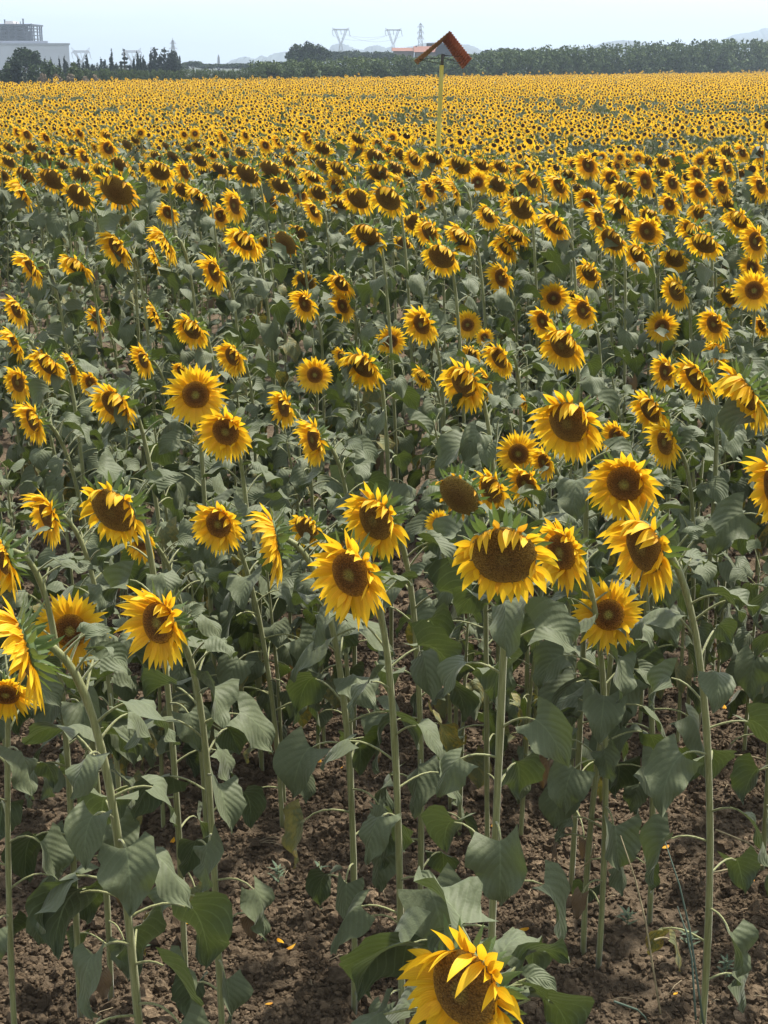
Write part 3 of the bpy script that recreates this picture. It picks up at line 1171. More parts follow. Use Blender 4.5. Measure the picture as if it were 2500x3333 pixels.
SPECIAL = {  # overrides for the nearest plants, keyed by (crop, x, y): base offset in metres from the head, yaw, pitch
    ('V', 1392, 1182): dict(base=(.27, .12)), ('V', 50, 1400): dict(base=(.23, .05), yaw=-80, pitch=10, extra=((.17, -.2, .15, .18, 30, 1.1), (.22, 3.4, .10, .17, 20, 1.2), (.30, 3.7, .13, .17, 20, 1.1), (.36, -.5, .10, .15, 30, 1.0), (.44, 3.0, .12, .18, 20, 1.0), (.52, -1.2, .10, .15, 30, 1.1))),
    ('V', 1005, 2135): dict(base=(-.20, .12), nleaf=22, lowleaf=.5, extra=((.86, 2.9, .17, .15, 45, .8), (.92, 2.3, .12, .14, 60, .6), (.80, 3.2, .19, .14, 25, 1.0), (.84, 2.6, .19, .15, 35, .9))), ('V', 1315, 1328): dict(base=(-.02, .12)),
    ('V', 1088, 1200): dict(base=(.0, .16), yaw=-6, pitch=16), ('V', 758, 1240): dict(base=(.15, .12), yaw=-38, pitch=2),
    ('V', 342, 1345): dict(base=(.13, .12)), ('V', 1350, 1045): dict(yaw=-14, pitch=6), ('G', 385, 950): dict(yaw=-24, pitch=12),
    ('D', 1275, 770): dict(yaw=-4, pitch=0), ('D', 1470, 1010): dict(yaw=-24, pitch=6), ('V', 12, 1500): dict(pitch=25),
    ('G', 1530, 760): dict(yaw=-62, pitch=28), ('V', 472, 1132): dict(yaw=-30, pitch=0)}

rows = []
for ln_ in HEROES.strip().splitlines():
    q = [s.strip() for s in ln_.split('|')]
    c, hx, hy, hd_, stl = q[0].split()
    ox, oy, k = CROPS[c]
    key = (c, int(hx), int(hy))
    grow = ({'D': 1.25, 'M': 1.32, 'K': 1.28, 'S': 1.25, 'N': 1.2, 'L': 1.16}.get(stl, 1.1)) if c in 'ABC' else {'K': 1.1, 'S': 1.08}.get(stl, 1.0)
    rows.append([key, ox + float(hx) * k, oy + float(hy) * k, float(hd_) * k * grow, stl, q[1] if len(q) > 1 else None, q[2] if len(q) > 2 else None])
anchors = [r for r in rows if r[6]]
used = {r[5] for r in rows if r[5]}


def direction(dx, dy):
    a = math.degrees(math.atan2(-dy, dx)) % 360
    return ['right of', 'above and right of', 'above', 'above and left of', 'left of', 'below and left of', 'below', 'below and right of'][int((a + 22.5) // 45) % 8]


for r in rows:
    if r[5]:
        continue
    for a_ in sorted(anchors, key=lambda q: math.hypot(q[1] - r[1], q[2] - r[2])):
        for pre in ('', 'small ' if r[3] < 55 else 'sizeable ', 'crowded '):
            s_ = f'{pre}{LOOK[r[4]]} {direction(r[1] - a_[1], r[2] - a_[2])} {a_[6]}'
            if s_ not in used and len(s_.split()) <= 16:
                break
        else:
            continue
        break
    r[5] = s_
    used.add(s_)

HEADS.extend((r[1], r[2], r[3] / 2, head_D(*r[1:5])) for r in rows)
plants = []
for i, r in enumerate(rows):
    e, D_, h_ = sunflower(r[1], r[2], r[3], r[4], 1000 + i, r[5], **SPECIAL.get(r[0], {}))
    plants.append((e, D_, h_))
print('sunflowers', len(plants), 'near', sum(1 for p in plants if p[1] < 9.3), 'Dmax', max(p[1] for p in plants))
# ------------------------------------------------------------------ the rest of the field: one mass of small sunflowers to the far edge
EDGE_L, EDGE_R = 129.0, 262.0


def edge_y(x):
    """far edge of the field: a straight diagonal line on the ground"""
    # passes through photo rays (x=0 at EDGE_L) and (x=2500 at EDGE_R)
    x0, x1 = -.25 * EDGE_L, .25 * EDGE_R
    return EDGE_L + (x - x0) / (x1 - x0) * (EDGE_R - EDGE_L)


def template(lod, rg):
    """one plant, base at origin, head at height 1; returns arrays of points by part so that height can scale the stem only"""
    mb = MB()
    ny_, pz = (0.0, 0.0)
    npet, nd, nl = ((16, 8, 9), (11, 6, 5), (8, 5, 3))[lod]
    tilt = R(rg.uniform(5, 38))
    n = Vector((0, -math.cos(tilt), -math.sin(tilt)))
    x = Vector((1, 0, 0))
    y = n.cross(x) * -1
    if y.z < 0:
        y = -y
    Rt, Rd = .115, .056
    P = Vector((0, -.05, 0))
    # disc
    c = P + n * .012
    ring = [P + (x * math.cos(6.28319 * k / nd) + y * math.sin(6.28319 * k / nd)) * Rd + n * .004 for k in range(nd)]
    mb.add([c] + ring, [(0, 1 + k, 1 + (k + 1) % nd, 1 + (k + 1) % nd) for k in range(nd)], None, 1)
    # petals
    for k in range(npet):
        a = 6.28319 * (k + rg.uniform(-.3, .3)) / npet
        rd = x * math.cos(a) + y * math.sin(a)
        tg = n.cross(rd)
        el = R(rg.uniform(5, 30))
        if rd.z > .3:
            el += R(rg.uniform(0, 60))
        d0 = rd * math.cos(el) + n * math.sin(el)
        ll = (Rt - Rd) * rg.uniform(1.0, 1.25)
        wd = Rt * 6.283 / npet * .36
        a0 = P + rd * Rd * .92
        m = a0 + d0 * ll * .5
        tip = a0 + d0 * ll + Vector((0, 0, -.012))
        mb.add([a0 - tg * wd * .7, a0 + tg * wd * .7, m + tg * wd, tip, m - tg * wd], [(0, 1, 2, 4), (4, 2, 3, 3)], [(.2, 0), (.8, 0), (1, .5), (.5, 1), (0, .5)], 0)
    # green back and bracts
    bk = P - n * .035
    ring = [P + (x * math.cos(6.28319 * k / nd) + y * math.sin(6.28319 * k / nd)) * Rd * 1.05 - n * .003 for k in range(nd)]
    mb.add([bk] + ring, [(0, 1 + (k + 1) % nd, 1 + k, 1 + k) for k in range(nd)], None, 2)
    if lod < 2:
        for k in range(8 if lod == 0 else 5):
            a = R(rg.uniform(10, 170))
            rd = x * math.cos(a) + y * math.sin(a)
            tg = n.cross(rd)
            a0 = P + rd * Rd - n * .01
            mb.add([a0 - tg * .01, a0 + tg * .01, a0 + rd * .045 - n * .02, a0 + rd * .045 - n * .02], [(0, 1, 2, 3)], None, 2)
    nhead = len(mb.v)
    # stem (height marker: z from -1..0 scaled later)
    r_ = .010
    pts = [Vector((0, .06, -1)), Vector((0, .07, -.35)), Vector((0, .05, -.02)), bk]
    k3 = 3
    rws = [[p + Vector((math.cos(2.09 * k), math.sin(2.09 * k), 0)) * r_ for k in range(k3)] for p in pts]
    mb.grid(rws, None, 3, close=True)
    for k in range(nl):
        h = -.08 - .5 * (k + rg.random()) / nl
        az = rg.uniform(0, 6.283)
        o = Vector((math.cos(az), math.sin(az), 0))
        s = Vector((-o.y, o.x, 0))
        L, W = rg.uniform(.14, .21), rg.uniform(.06, .09)
        p0 = Vector((0, .06, h)) + o * .05
        sl = rg.uniform(-.2, .45)
        q1 = p0 + o * L * .45 + Vector((0, 0, L * sl * .4))
        q2 = q1 + o * L * .45 - Vector((0, 0, L * rg.uniform(.2, .7)))
        f = rg.uniform(-.03, .03)
        mb.add([p0, q1 + s * W + Vector((0, 0, f)), q2, q1 - s * W + Vector((0, 0, f)), q1], [(0, 1, 4, 4), (1, 2, 4, 4), (2, 3, 4, 4), (3, 0, 4, 4)] if lod == 0 else [(0, 1, 2, 3)],
               [(.5, 0), (1, .4), (.5, 1), (0, .4), (.5, .4)], 2 if False else 4)
    v = np.array([tuple(p) for p in mb.v])
    return v, mb.f, np.array(mb.mi), np.array(mb.uv), nhead


def tri_quads(fs):
    """faces with a repeated index become triangles"""
    return [tuple(dict.fromkeys(f)) for f in fs]


FV, FT, FM, FUV = [], [], [], []
base_i = 0
trg = random.Random(5)
for lod, (y0, y1, dens) in enumerate(((4.0, 46, 4.3), (46, 92, 4.0), (92, 275, 2.6))):
    tpl = [template(lod, trg) for _ in range(7)]
    # candidate positions on a jittered grid of sowing rows
    st = 1 / math.sqrt(dens)
    xs = np.arange(-.32 * y1 - 2.5, .32 * y1 + 2.5, st)
    ys = np.arange(y0, y1, st)
    X, Y = np.meshgrid(xs, ys)
    X = X.ravel() + nrng.uniform(-.5, .5, X.size) * st
    Y = Y.ravel() + nrng.uniform(-.5, .5, Y.size) * st
    ok = (np.abs(X) < .30 * Y + 2.4) & (Y < edge_y(X)) & (Y > y0) & ((Y > 19.5) | (np.abs(X) > .262 * Y + .5))
    X, Y = X[ok], Y[ok]
    # thin, sunken patches with no open heads yet
    gap = vnoise(X / 9 + 31, Y / 5 + 77, 12) + .35 * (vnoise(X / 2.2 + 9, Y / 1.6 + 5, 13) - .5) + .10 * np.clip(X / 12, -1, 1) * (Y < 70)
    gaps = gap > np.where(Y < 85, .72, .78)
    Hh = 1.52 + .10 * nrng.standard_normal(len(X)) + .10 * (vnoise(X / 6 + 3, Y / 6 + 8, 14) - .5)
    Hh[gaps] -= .18
    Hh[nrng.random(len(X)) < .012] += .45
    Zg = ground_z(X, Y)
    yaw = R(-24) + R(17) * nrng.standard_normal(len(X))
    flip = nrng.random(len(X)) < .02
    yaw[flip] += 2.2
    S = nrng.uniform(.85, 1.15, len(X)) * (1.0 if lod < 2 else 1.12)
    which = nrng.integers(0, len(tpl), len(X))
    nohead = (gaps & (nrng.random(len(X)) < .72)) | (nrng.random(len(X)) < .05 + .3 * np.clip(vnoise(X / 14 + 5, Y / 4 + 3, 21) - .45, 0, 1) * (Y > 60))
    for ti, (v, fs, mi, uv, nh) in enumerate(tpl):
        fs3 = [f for f in tri_quads(fs)]
        for drop_head in (False, True):
            sel = np.nonzero((which == ti) & (nohead == drop_head))[0]
            if not len(sel):
                continue
            n_ = len(sel)
            vv = np.broadcast_to(v, (n_,) + v.shape).copy()
            stemz = vv[:, nh:, 2].copy()
            vv *= S[sel][:, None, None]
            vv[:, nh:, 2] = stemz * Hh[sel][:, None]
            c, s = np.cos(yaw[sel])[:, None], np.sin(yaw[sel])[:, None]
            xx = vv[..., 0] * c - vv[..., 1] * s + X[sel][:, None]
            yy = vv[..., 0] * s + vv[..., 1] * c + Y[sel][:, None]
            zz = vv[..., 2] + (Zg + Hh)[sel][:, None]
            FV.append(np.stack([xx, yy, zz], -1).reshape(-1, 3))
            FUV.append(np.broadcast_to(uv, (n_,) + uv.shape).reshape(-1, 2))
            off = base_i + np.arange(n_) * len(v)
            for f, m_ in zip(fs3, mi):
                if drop_head and max(f) < nh:
                    continue
                a = np.array(f if len(f) == 4 else f + (-1,))
                q = a[None] + off[:, None]
                if len(f) == 3:
                    q[:, 3] = -1
                FT.append(q)
                FM.append(np.full(n_, m_))
            base_i += n_ * len(v)
FV = np.concatenate(FV); FUV = np.concatenate(FUV); FT = np.concatenate(FT); FM = np.concatenate(FM)
# to triangles
quad = FT[:, 3] >= 0
T = np.concatenate([FT[:, :3], FT[quad][:, [0, 2, 3]]])
TM = np.concatenate([FM, FM[quad]])
fm = np_mesh('sunflower_field', FV, T, [M['petal'], plain('far_disc', (0.048, 0.024, 0.007), .9, .3, 30), M['bract'], M['stem'], M['leaf']], TM, False, FUV)
fo = link(bpy.data.objects.new('sunflower_field', fm))
tag(fo, 'golden mass of small sunflowers stretching to the far edge of the field', kind='stuff')
print('field verts', len(FV), 'tris', len(T))

# ------------------------------------------------------------------ leafy undergrowth: shorter stems and leaves between the front plants
UT = []
for k in range(6):
    rg = random.Random(900 + k)
    mb = MB()
    Hh_ = rg.uniform(.95, 1.22)
    top = Vector((rg.uniform(-.1, .1), rg.uniform(-.1, .1), Hh_))
    mb.tube([Vector((0, 0, -.05)), Vector((top.x * .3, top.y * .3, Hh_ * .5)), top], [.012, .010, .005], 5, 1)
    az = rg.uniform(0, 6.28)
    for q in range(15):
        f = q / 14
        az += 2.4 + rg.uniform(-.3, .3)
        p0 = Vector((top.x * f, top.y * f, Hh_ * (.28 + .72 * f)))
        L = rg.uniform(.12, .18) * (1 - .4 * max(0, f - .75) / .25)
        leaf_on(mb, p0, az, rg.uniform(.05, .13), L, L * rg.uniform(.7, .95), R(18 + 38 * f), (1.45 - .95 * f) * rg.uniform(.8, 1.2), rg, 4, 5, 2 if f < .15 and rg.random() < .4 else 0, 1, .003)
    UT.append((np.array([tuple(v) for v in mb.v]), mb.f, np.array(mb.mi), np.array(mb.uv)))
UV_, UT_, UM_, UU_, ub = [], [], [], [], 0
nU = 520
uy = np.sqrt(nrng.uniform(5.8 ** 2, 20.5 ** 2, nU))
ux = nrng.uniform(-1, 1, nU) * (uy * .265 + .2)
for i in range(nU):
    v, f_, m_, u_ = UT[i % 6]
    a, s = nrng.uniform(0, 6.283), nrng.uniform(.8, 1.05) * (1 if uy[i] < 12 else .82)
    vv = np.stack([v[:, 0] * math.cos(a) - v[:, 1] * math.sin(a), v[:, 0] * math.sin(a) + v[:, 1] * math.cos(a), v[:, 2]], -1) * s + np.array([ux[i], uy[i], gz(ux[i], uy[i])])
    UV_.append(vv)
    UU_.append(u_)
    for ff, mm in zip(f_, m_):
        if len(ff) == 4:
            UT_.append((ff[0] + ub, ff[1] + ub, ff[2] + ub, ff[3] + ub))
            UM_.append(mm)
    ub += len(v)
uo = link(bpy.data.objects.new('leafy_undergrowth', np_mesh('leafy_undergrowth', np.concatenate(UV_), np.array(UT_), [M['leaf'], M['stem'], M['leaf_old']], np.array(UM_), True, np.concatenate(UU_))))
tag(uo, 'dense grey-green leaves of shorter plants filling the shade between the front sunflowers', kind='stuff')

# ------------------------------------------------------------------ yellow marker pole with a bent rusty roof plate
PD = 26.0
mk = empty('pipeline_marker', (0, 0, 0))
tp, bt = at(1438, 212, PD), at(1424, 525, PD)
dv = (tp - bt)
bz = bt + dv * ((gz(bt.x, PD) - .2 - bt.z) / dv.z)
mk.location = (bz.x, bz.y, bz.z)
tag(mk, 'yellow painted pole carrying a bent rust-red corrugated roof plate', 'marker post')
O = Vector(mk.location)
mb = MB()
pts = [bz + (tp - bz) * (i / 10) - O for i in range(11)]
mb.tube(pts, .037, 12, 0)
mb.build('pole', plain('yellow_paint', (0.50, 0.42, 0.07), .55, .22, 5, .1), mk)
mb = MB()
tq = at(1442, 176, PD)
mb.tube([tp - O - Vector((0, 0, .05)), tp - O + (tq - tp) * .5, tq - O], .026, 8, 0)
mb.build('socket', plain('dark_iron', (0.06, 0.05, 0.045), .6, .3, 20), mk)
m_rust, t, bs, out = mat('rusty_corrugated_sheet')
tc = N(t, 'ShaderNodeTexCoord').outputs['Object']
n1 = noise(t, 5, 6, tc, .7)
t.links.new(ramp(t, n1, [(.3, (.20, .055, .030)), (.5, (.36, .095, .050)), (.75, (.42, .16, .085))]), bs.inputs['Base Color'])
bs.inputs['Roughness'].default_value = .75
bump(t, n1, bs, .3, .01)
m_tan = plain('weathered_underside', (.30, .16, .07), .8, .3, 6)


def plate(name, a, b, c, d, ncor, amp, m):
    """corrugated sheet from edge a-b (ridge) to edge d-c (eave); corrugations run parallel to the ridge"""
    mb = MB()
    nrm = (b - a).cross(d - a).normalized()
    top, bot, uv = [], [], []
    nn = ncor * 4
    for i in range(nn + 1):
        s = i / nn
        off = nrm * (amp * math.sin(s * ncor * 6.28319))
        p, q = a + (d - a) * s + off, b + (c - b) * s + off
        top.append([p, q])
        bot.append([p - nrm * .006, q - nrm * .006])
    rows_ = [[bot[i][0], top[i][0], top[i][1], bot[i][1]] for i in range(nn + 1)]
    mb.grid([[x - O for x in r] for r in rows_], None, 0, close=True)
    for r in (rows_[0], rows_[-1]):
        mb.add([x - O for x in r], [(0, 1, 2, 3)], None, 0)
    return mb.build(name, m, mk)


P1, P2 = at(1465, 101, PD - .22), at(1441, 136, PD + .30)
P3, P4 = at(1506, 226, PD + .34), at(1535, 192, PD - .18)
plate('roof_plate', P1, P2, P3, P4, 13, .010, m_rust)['label'] = 'broad rust-red corrugated side'
L1, L2 = at(1347, 197, PD - .20), at(1358, 209, PD + .30)
plate('roof_plate', P1 + Vector((-.003, 0, .003)), P2 + Vector((-.003, 0, .003)), L2, L1, 13, .006, m_tan)['label'] = 'narrow tan side seen from beneath'
for (ax, ay, bx_, by_) in ((1362, 194, 1442, 188), (1442, 188, 1500, 205), (1372, 196, 1440, 207), (1440, 180, 1520, 185)):
    mb = MB()
    mb.tube([at(ax, ay, PD + .1) - O, at(bx_, by_, PD + .05) - O], .006, 5, 0)
    mb.build('brace_wire', bpy.data.materials['dark_iron'], mk)

# ------------------------------------------------------------------ trees, bushes and reeds beyond the field
def crown_quads(mb, lumps, count, size, rg, inner=.55, flat=0.0, mi=0):
    """leaf clumps spread through ellipsoid lumps: (centre, (rx, ry, rz))"""
    vol = [r[0] * r[1] * r[2] for _, r in lumps]
    tot = sum(v ** .67 for v in vol)
    for (c, r), v in zip(lumps, vol):
        for _ in range(max(4, int(count * v ** .67 / tot))):
            d = Vector((rg.gauss(0, 1), rg.gauss(0, 1), rg.gauss(0, 1))).normalized()
            k = inner + (1.06 - inner) * rg.random() ** .6
            p = Vector(c) + Vector((d.x * r[0], d.y * r[1], d.z * r[2])) * k
            nrm = (d + Vector((rg.gauss(0, .6), rg.gauss(0, .6), rg.gauss(0, .6) + flat))).normalized()
            a = nrm.cross(Vector((rg.gauss(0, 1), rg.gauss(0, 1), rg.gauss(0, 1)))).normalized()
            b = nrm.cross(a)
            s = size * rg.uniform(.6, 1.35)
            a, b = a * s, b * s * rg.uniform(.5, .9)
            mb.add([p - a, p - b * .9 + a * .1, p + a, p + b + a * .15], [(0, 1, 2, 3)], None, mi)


def trunk_mb(h, r, limbs, rg):
    mb = MB()
    mb.tube([Vector((0, 0, -.3)), Vector((rg.uniform(-.1, .1) * h * .3, 0, h * .5)), Vector((0, 0, h))], [r * 1.3, r, r * .7], 8, 0)
    for p in limbs:
        p = Vector(p)
        mb.tube([Vector((0, 0, h * .75)), Vector((p.x * .5, p.y * .5, h + (p.z - h) * .45)), p], [r * .6, r * .4, r * .15], 6, 0)
    return mb


def tree_mesh(kind, seed, H, W):
    rg = random.Random(seed)
    mb = MB()
    lumps = []
    if kind == 'olive':
        h0 = .22 * H
        for _ in range(12):
            a, q = rg.uniform(0, 6.28), rg.uniform(.1, .62)
            z = rg.uniform(.16, .80)
            rr = rg.uniform(.2, .33)
            lumps.append(((math.cos(a) * W * .5 * q, math.sin(a) * W * .5 * q, z * H), (W * rr, W * rr, H * rr * .75)))
        for _ in range(6):
            a, q = rg.uniform(0, 6.28), rg.uniform(.1, .7)
            lumps.append(((math.cos(a) * W * .5 * q, math.sin(a) * W * .5 * q, rg.uniform(.78, .93) * H), (W * .11, W * .11, H * rg.uniform(.06, .10))))
        crown_quads(mb, lumps, 1300, .040 * (H + W) * .5, rg, .5)
        tr = trunk_mb(.4 * H, .035 * H, [(W * .2, .1, .6 * H), (-W * .18, -.1, .62 * H)], rg)
    elif kind == 'umbrella':
        for _ in range(34):
            a, q = rg.uniform(0, 6.28), math.sqrt(rg.random()) * .82
            z = .70 + .14 * (1 - q * q) + rg.uniform(-.12, .03)
            lumps.append(((math.cos(a) * W * .5 * q, math.sin(a) * W * .5 * q, z * H), (W * .15, W * .15, H * .13)))
        crown_quads(mb, lumps, 3000, .020 * (H + W), rg, .5, .3)
        tr = trunk_mb(.55 * H, .03 * H, [(W * .25, 0, .68 * H), (-W * .25, .2, .68 * H), (0, W * .2, .7 * H), (W * .1, -W * .2, .68 * H)], rg)
    elif kind == 'dome':
        for _ in range(42):
            a, q = rg.uniform(0, 6.28), math.sqrt(rg.random()) * .86
            z = .30 + .56 * math.sqrt(max(0, 1 - q * q)) * rg.uniform(.45, 1.0)
            lumps.append(((math.cos(a) * W * .5 * q, math.sin(a) * W * .5 * q, z * H), (W * .13, W * .13, H * .12)))
        crown_quads(mb, lumps, 3600, .018 * (H + W), rg, .45, .2)
        tr = trunk_mb(.45 * H, .03 * H, [(W * .25, 0, .6 * H), (-W * .25, .2, .6 * H)], rg)
    elif kind == 'cypress':
        for i in range(11):
            z = i / 10
            rr = (.5 * math.sin(math.pi * min(1, z * .75 + .25)) ** .7 + .02) * W * rg.uniform(.8, 1.1)
            lumps.append(((rg.uniform(-.1, .1) * W, rg.uniform(-.1, .1) * W, (.08 + .9 * z) * H), (rr * .8, rr * .8, H * .075)))
        crown_quads(mb, lumps, 620, .03 * H, rg, .4)
        tr = trunk_mb(.2 * H, .03 * H, [], rg)
    elif kind == 'tiered':
        for i in range(8):
            z = i / 7
            rr = (1 - z) * .5 * W + .05 * W
            for k in range(5 if i < 6 else 2):
                a = rg.uniform(0, 6.28)
                lumps.append(((math.cos(a) * rr * .7, math.sin(a) * rr * .7, (.16 + .8 * z) * H), (rr * .55 + .05, rr * .55 + .05, H * .03)))
        crown_quads(mb, lumps, 800, .032 * H, rg, .3)
        tr = trunk_mb(.92 * H, .025 * H, [], rg)
    elif kind == 'dense':
        for _ in range(16):
            lumps.append(((rg.uniform(-.4, .4) * W, rg.uniform(-.3, .3) * W * .5, rg.uniform(.15, .72) * H), (W * .16, W * .16, H * .2)))
        for _ in range(9):
            lumps.append(((rg.uniform(-.42, .45) * W, rg.uniform(-.2, .2) * W * .5, rg.uniform(.72, .93) * H), (W * rg.uniform(.03, .1), W * .06, H * rg.uniform(.08, .18))))
        crown_quads(mb, lumps, 2600, .02 * (H + W), rg, .4)
        tr = trunk_mb(.4 * H, .03 * H, [(W * .2, 0, .5 * H), (-W * .2, 0, .5 * H)], rg)
    else:  # bush
        for _ in range(10):
            a, q = rg.uniform(0, 6.28), rg.uniform(.0, .65)
            lumps.append(((math.cos(a) * W * .5 * q, math.sin(a) * W * .5 * q, rg.uniform(.2, .75) * H), (W * .22, W * .22, H * .26)))
        crown_quads(mb, lumps, 900, .03 * (H + W), rg, .45)
        tr = trunk_mb(.35 * H, .03 * H, [], rg)
    return mb, tr


_tree_cache = {}


def tree(name, label, group, kind, m, px_c, py_top, py_base, w_px, D, seed, variant=None, cat='tree'):
    """a tree whose crown top, width and foot are read off the photo at distance D"""
    top, foot = at(px_c, py_top, D), at(px_c, py_base, D)
    zf = min(foot.z, 0.6)
    H, W = top.z - zf, w_px / F * D
    ck = (kind, m, variant) if variant is not None else (kind, m, seed, 'own')
    if ck not in _tree_cache:
        h0, w0 = (H, W) if variant is None else (6.0, 6.5)
        c, tr = tree_mesh(kind, seed, h0, w0)
        _tree_cache[ck] = (c.mesh('crown', M[m], False), tr.mesh('trunk', M['bark']), h0, w0)
    cm, tm, h0, w0 = _tree_cache[ck]
    e = empty(name, (top.x, D, zf))
    e.scale = (W / w0, W / w0, H / h0)
    e.rotation_euler = (0, 0, 0 if variant is None else random.Random(seed).uniform(0, 6.28))
    tag(e, label, cat, group)
    link(bpy.data.objects.new('crown', cm), e)
    link(bpy.data.objects.new('trunk', tm), e)
    return e


trg = random.Random(11)


def field_edge_D(px):
    # distance at which the photo ray through px meets the far edge line
    a = (px - 1250) / F
    x0, x1 = -.25 * EDGE_L, .25 * EDGE_R
    k = (EDGE_R - EDGE_L) / (x1 - x0)
    return (EDGE_L - k * x0) / (1 - k * a)


# right-hand row of grey-green olives along the diagonal field edge
OL = 'grey-green olive tree in the long tall row behind the far field edge'
for row, (x0, off) in enumerate(((845, 5), (870, 13))):
    px = x0
    while px < 2560:
        s = (px - 850) / 1650
        topy = float(np.interp(px, (850, 1080, 1150, 1300, 1450, 1600, 1800, 2000, 2200, 2350, 2500), (198, 198, 190, 183, 181, 168, 158, 150, 141, 134, 128))) + trg.uniform(-11, 8) - (6 if row else 0)
        wp = 92 + trg.uniform(-30, 30) + 18 * s
        D = field_edge_D(px) + off + trg.uniform(-1, 1)
        tree('olive_tree', OL, 'olive trees along the far edge', 'olive', 'olive', px, topy, 240, wp, D, trg.randint(0, 9999), trg.randint(0, 4))
        px += wp * (.50 if row == 0 else .62)
# low young olives on the left
OL2 = 'low young olive tree in the clipped row at the left far edge'
px = 262
while px < 860:
    wp = 40 + trg.uniform(-8, 10)
    D = field_edge_D(px) + 4 + trg.uniform(-.6, .6)
    tree('olive_tree', OL2, 'low olives in the left row', 'olive', 'olive', px, 224 + trg.uniform(-4, 4) - (px > 780) * 8, 255, wp, D, trg.randint(0, 9999), trg.randint(0, 4))
    px += wp * .52
# low dark pine wood behind the left olives and behind the right row
PW = 'low dark umbrella pine in the distant wood behind the olives'
for px, ty, wp in ((628, 197, 66), (668, 205, 60), (712, 205, 70), (758, 203, 66), (800, 204, 66), (842, 203, 60), (880, 200, 66), (590, 208, 50), (930, 198, 60),
                   (1098, 163, 80), (1150, 162, 90), (1205, 163, 86), (1256, 165, 80), (1600, 160, 90), (1660, 154, 110), (1725, 160, 90), (1790, 164, 90)):
    tree('umbrella_pine', PW, 'pines of the distant wood', 'umbrella', 'pine', px, ty, 222, wp * 1.15, 330 + trg.uniform(-12, 12), trg.randint(0, 99), trg.randint(0, 2) + 10)
tree('umbrella_pine', 'big dark round-topped umbrella pine standing alone over the olive row', None, 'dome', 'pine', 1004, 125, 236, 142, 245, 41)
tree('umbrella_pine', 'umbrella pine in front of the white industrial hall', None, 'dome', 'pine', 76, 143, 222, 114, 175, 42)
# shrubs and small trees left of the olive row
LB = field_edge_D(80)
for (px, ty, wp, m, lab, sd_) in ((56, 190, 62, 'cypress', 'dark bushy tree below the umbrella pine by the white hall', 1), (20, 200, 60, 'broad', 'green shrub at the far left field edge', 2),
                                  (148, 192, 60, 'broad', 'bright green bushy tree in front of the white hall corner', 3), (240, 204, 76, 'olive', 'round grey-green bush right of the white hall', 4),
                                  (105, 205, 60, 'broad', 'low green bush between the dark tree and the bright green one', 5), (190, 212, 50, 'olive', 'low grey bush beside the round grey-green one', 6)):
    tree('bush', lab, 'shrubs by the left far edge', 'bush', m, px, ty, 255, wp, LB + 7 + sd_ * .7, 60 + sd_, None, 'bush')
for (px, ty, wp) in ((140, 232, 50), (185, 236, 54), (232, 238, 50), (275, 240, 46), (310, 241, 40)):
    tree('reed_clump', 'brownish dry reed clump along the left far edge', 'dry reeds at the left far edge', 'bush', 'reed', px, ty, 256, wp, field_edge_D(px) + 2.2, 80 + px, None, 'reeds')
# cypresses and conifers
CY = {(281, 175, 14): 'dark slender cypress right of the round bush', (361, 160, 13): 'tallest slender cypress with a thin spire', (446, 166, 13): 'slender cypress beside the tiered conifer',
      (456, 178, 12): 'short cypress touching the slender one beside the tiered conifer', (435, 186, 12): 'small cypress between the tiered conifer and a taller cypress',
      (328, 186, 14): 'stubby cypress left of the tallest spire', (465, 181, 16): 'stout cypress at the left of the dark windbreak', (209, 181, 12): 'round-topped cypress against the white hall end',
      (192, 184, 9): 'narrow cypress against the white hall', (165, 186, 13): 'low blunt cypress before the white hall', (146, 186, 12): 'leftmost low cypress before the white hall wall',
      (254, 186, 13): 'thin-topped cypress between hall corner and slender cypress', (490, 160, 12): 'spire cypress rising from the left end of the dark windbreak', (503, 157, 16): 'tall spire cypress in the dark windbreak'}
for i, ((px, ty, wp), lab) in enumerate(CY.items()):
    tree('cypress', lab, 'cypresses behind the low olives', 'cypress', 'cypress', px, ty, 244, wp * 1.25, 185 + i * 1.5, 300 + i)
tree('conifer', 'tiered dark conifer with drooping branches between the cypresses', None, 'tiered', 'cypress', 403, 159, 244, 46, 190, 51)
tree('conifer', 'wide dark windbreak conifer with jagged ragged top', None, 'dense', 'cypress', 528, 160, 246, 110, 200, 52)
tree('conifer', 'dark ragged conifer leaning at the right end of the windbreak', None, 'dense', 'cypress', 567, 174, 246, 44, 204, 53)
for (px, ty, wp) in ((222, 195, 46), (262, 200, 44), (300, 202, 50), (345, 196, 50), (385, 202, 50), (425, 203, 46), (470, 196, 44)):
    tree('conifer', 'low dark conifer filling the hedge between the cypresses', 'low conifers between the cypresses', 'dense', 'cypress', px, ty, 246, wp, 196, 500 + px, trg.randint(20, 22))

# ------------------------------------------------------------------ far buildings
BD = 520.0
k_ = BD / F
hall = empty('industrial_hall', at(0, 245, BD))
tag(hall, 'long white windowless industrial hall with a flat roof', 'building')
hz = -1.0
hall.location = (at(224, 141, BD).x, BD, hz)
hall.rotation_euler = (0, 0, R(13.5))
HO = Vector(hall.location)
pr, pl = at(224, 141, BD), at(-260, 139, BD)
mb = MB()
mb.box((pl.x - HO.x, 0, 0), (pr.x - HO.x, 38, pr.z - hz - .5))
m_wall, t, bs, out = mat('white_sheet_cladding')
tc = N(t, 'ShaderNodeTexCoord').outputs['Object']
wv_ = N(t, 'ShaderNodeTexWave', wave_type='BANDS', bands_direction='X')
wv_.inputs['Scale'].default_value = 1.1
t.links.new(tc, wv_.inputs['Vector'])
t.links.new(mixc(t, .12, (.46, .47, .50), ramp(t, wv_.outputs['Fac'], [(0, (.34, .34, .38)), (1, (.52, .52, .55))])), bs.inputs['Base Color'])
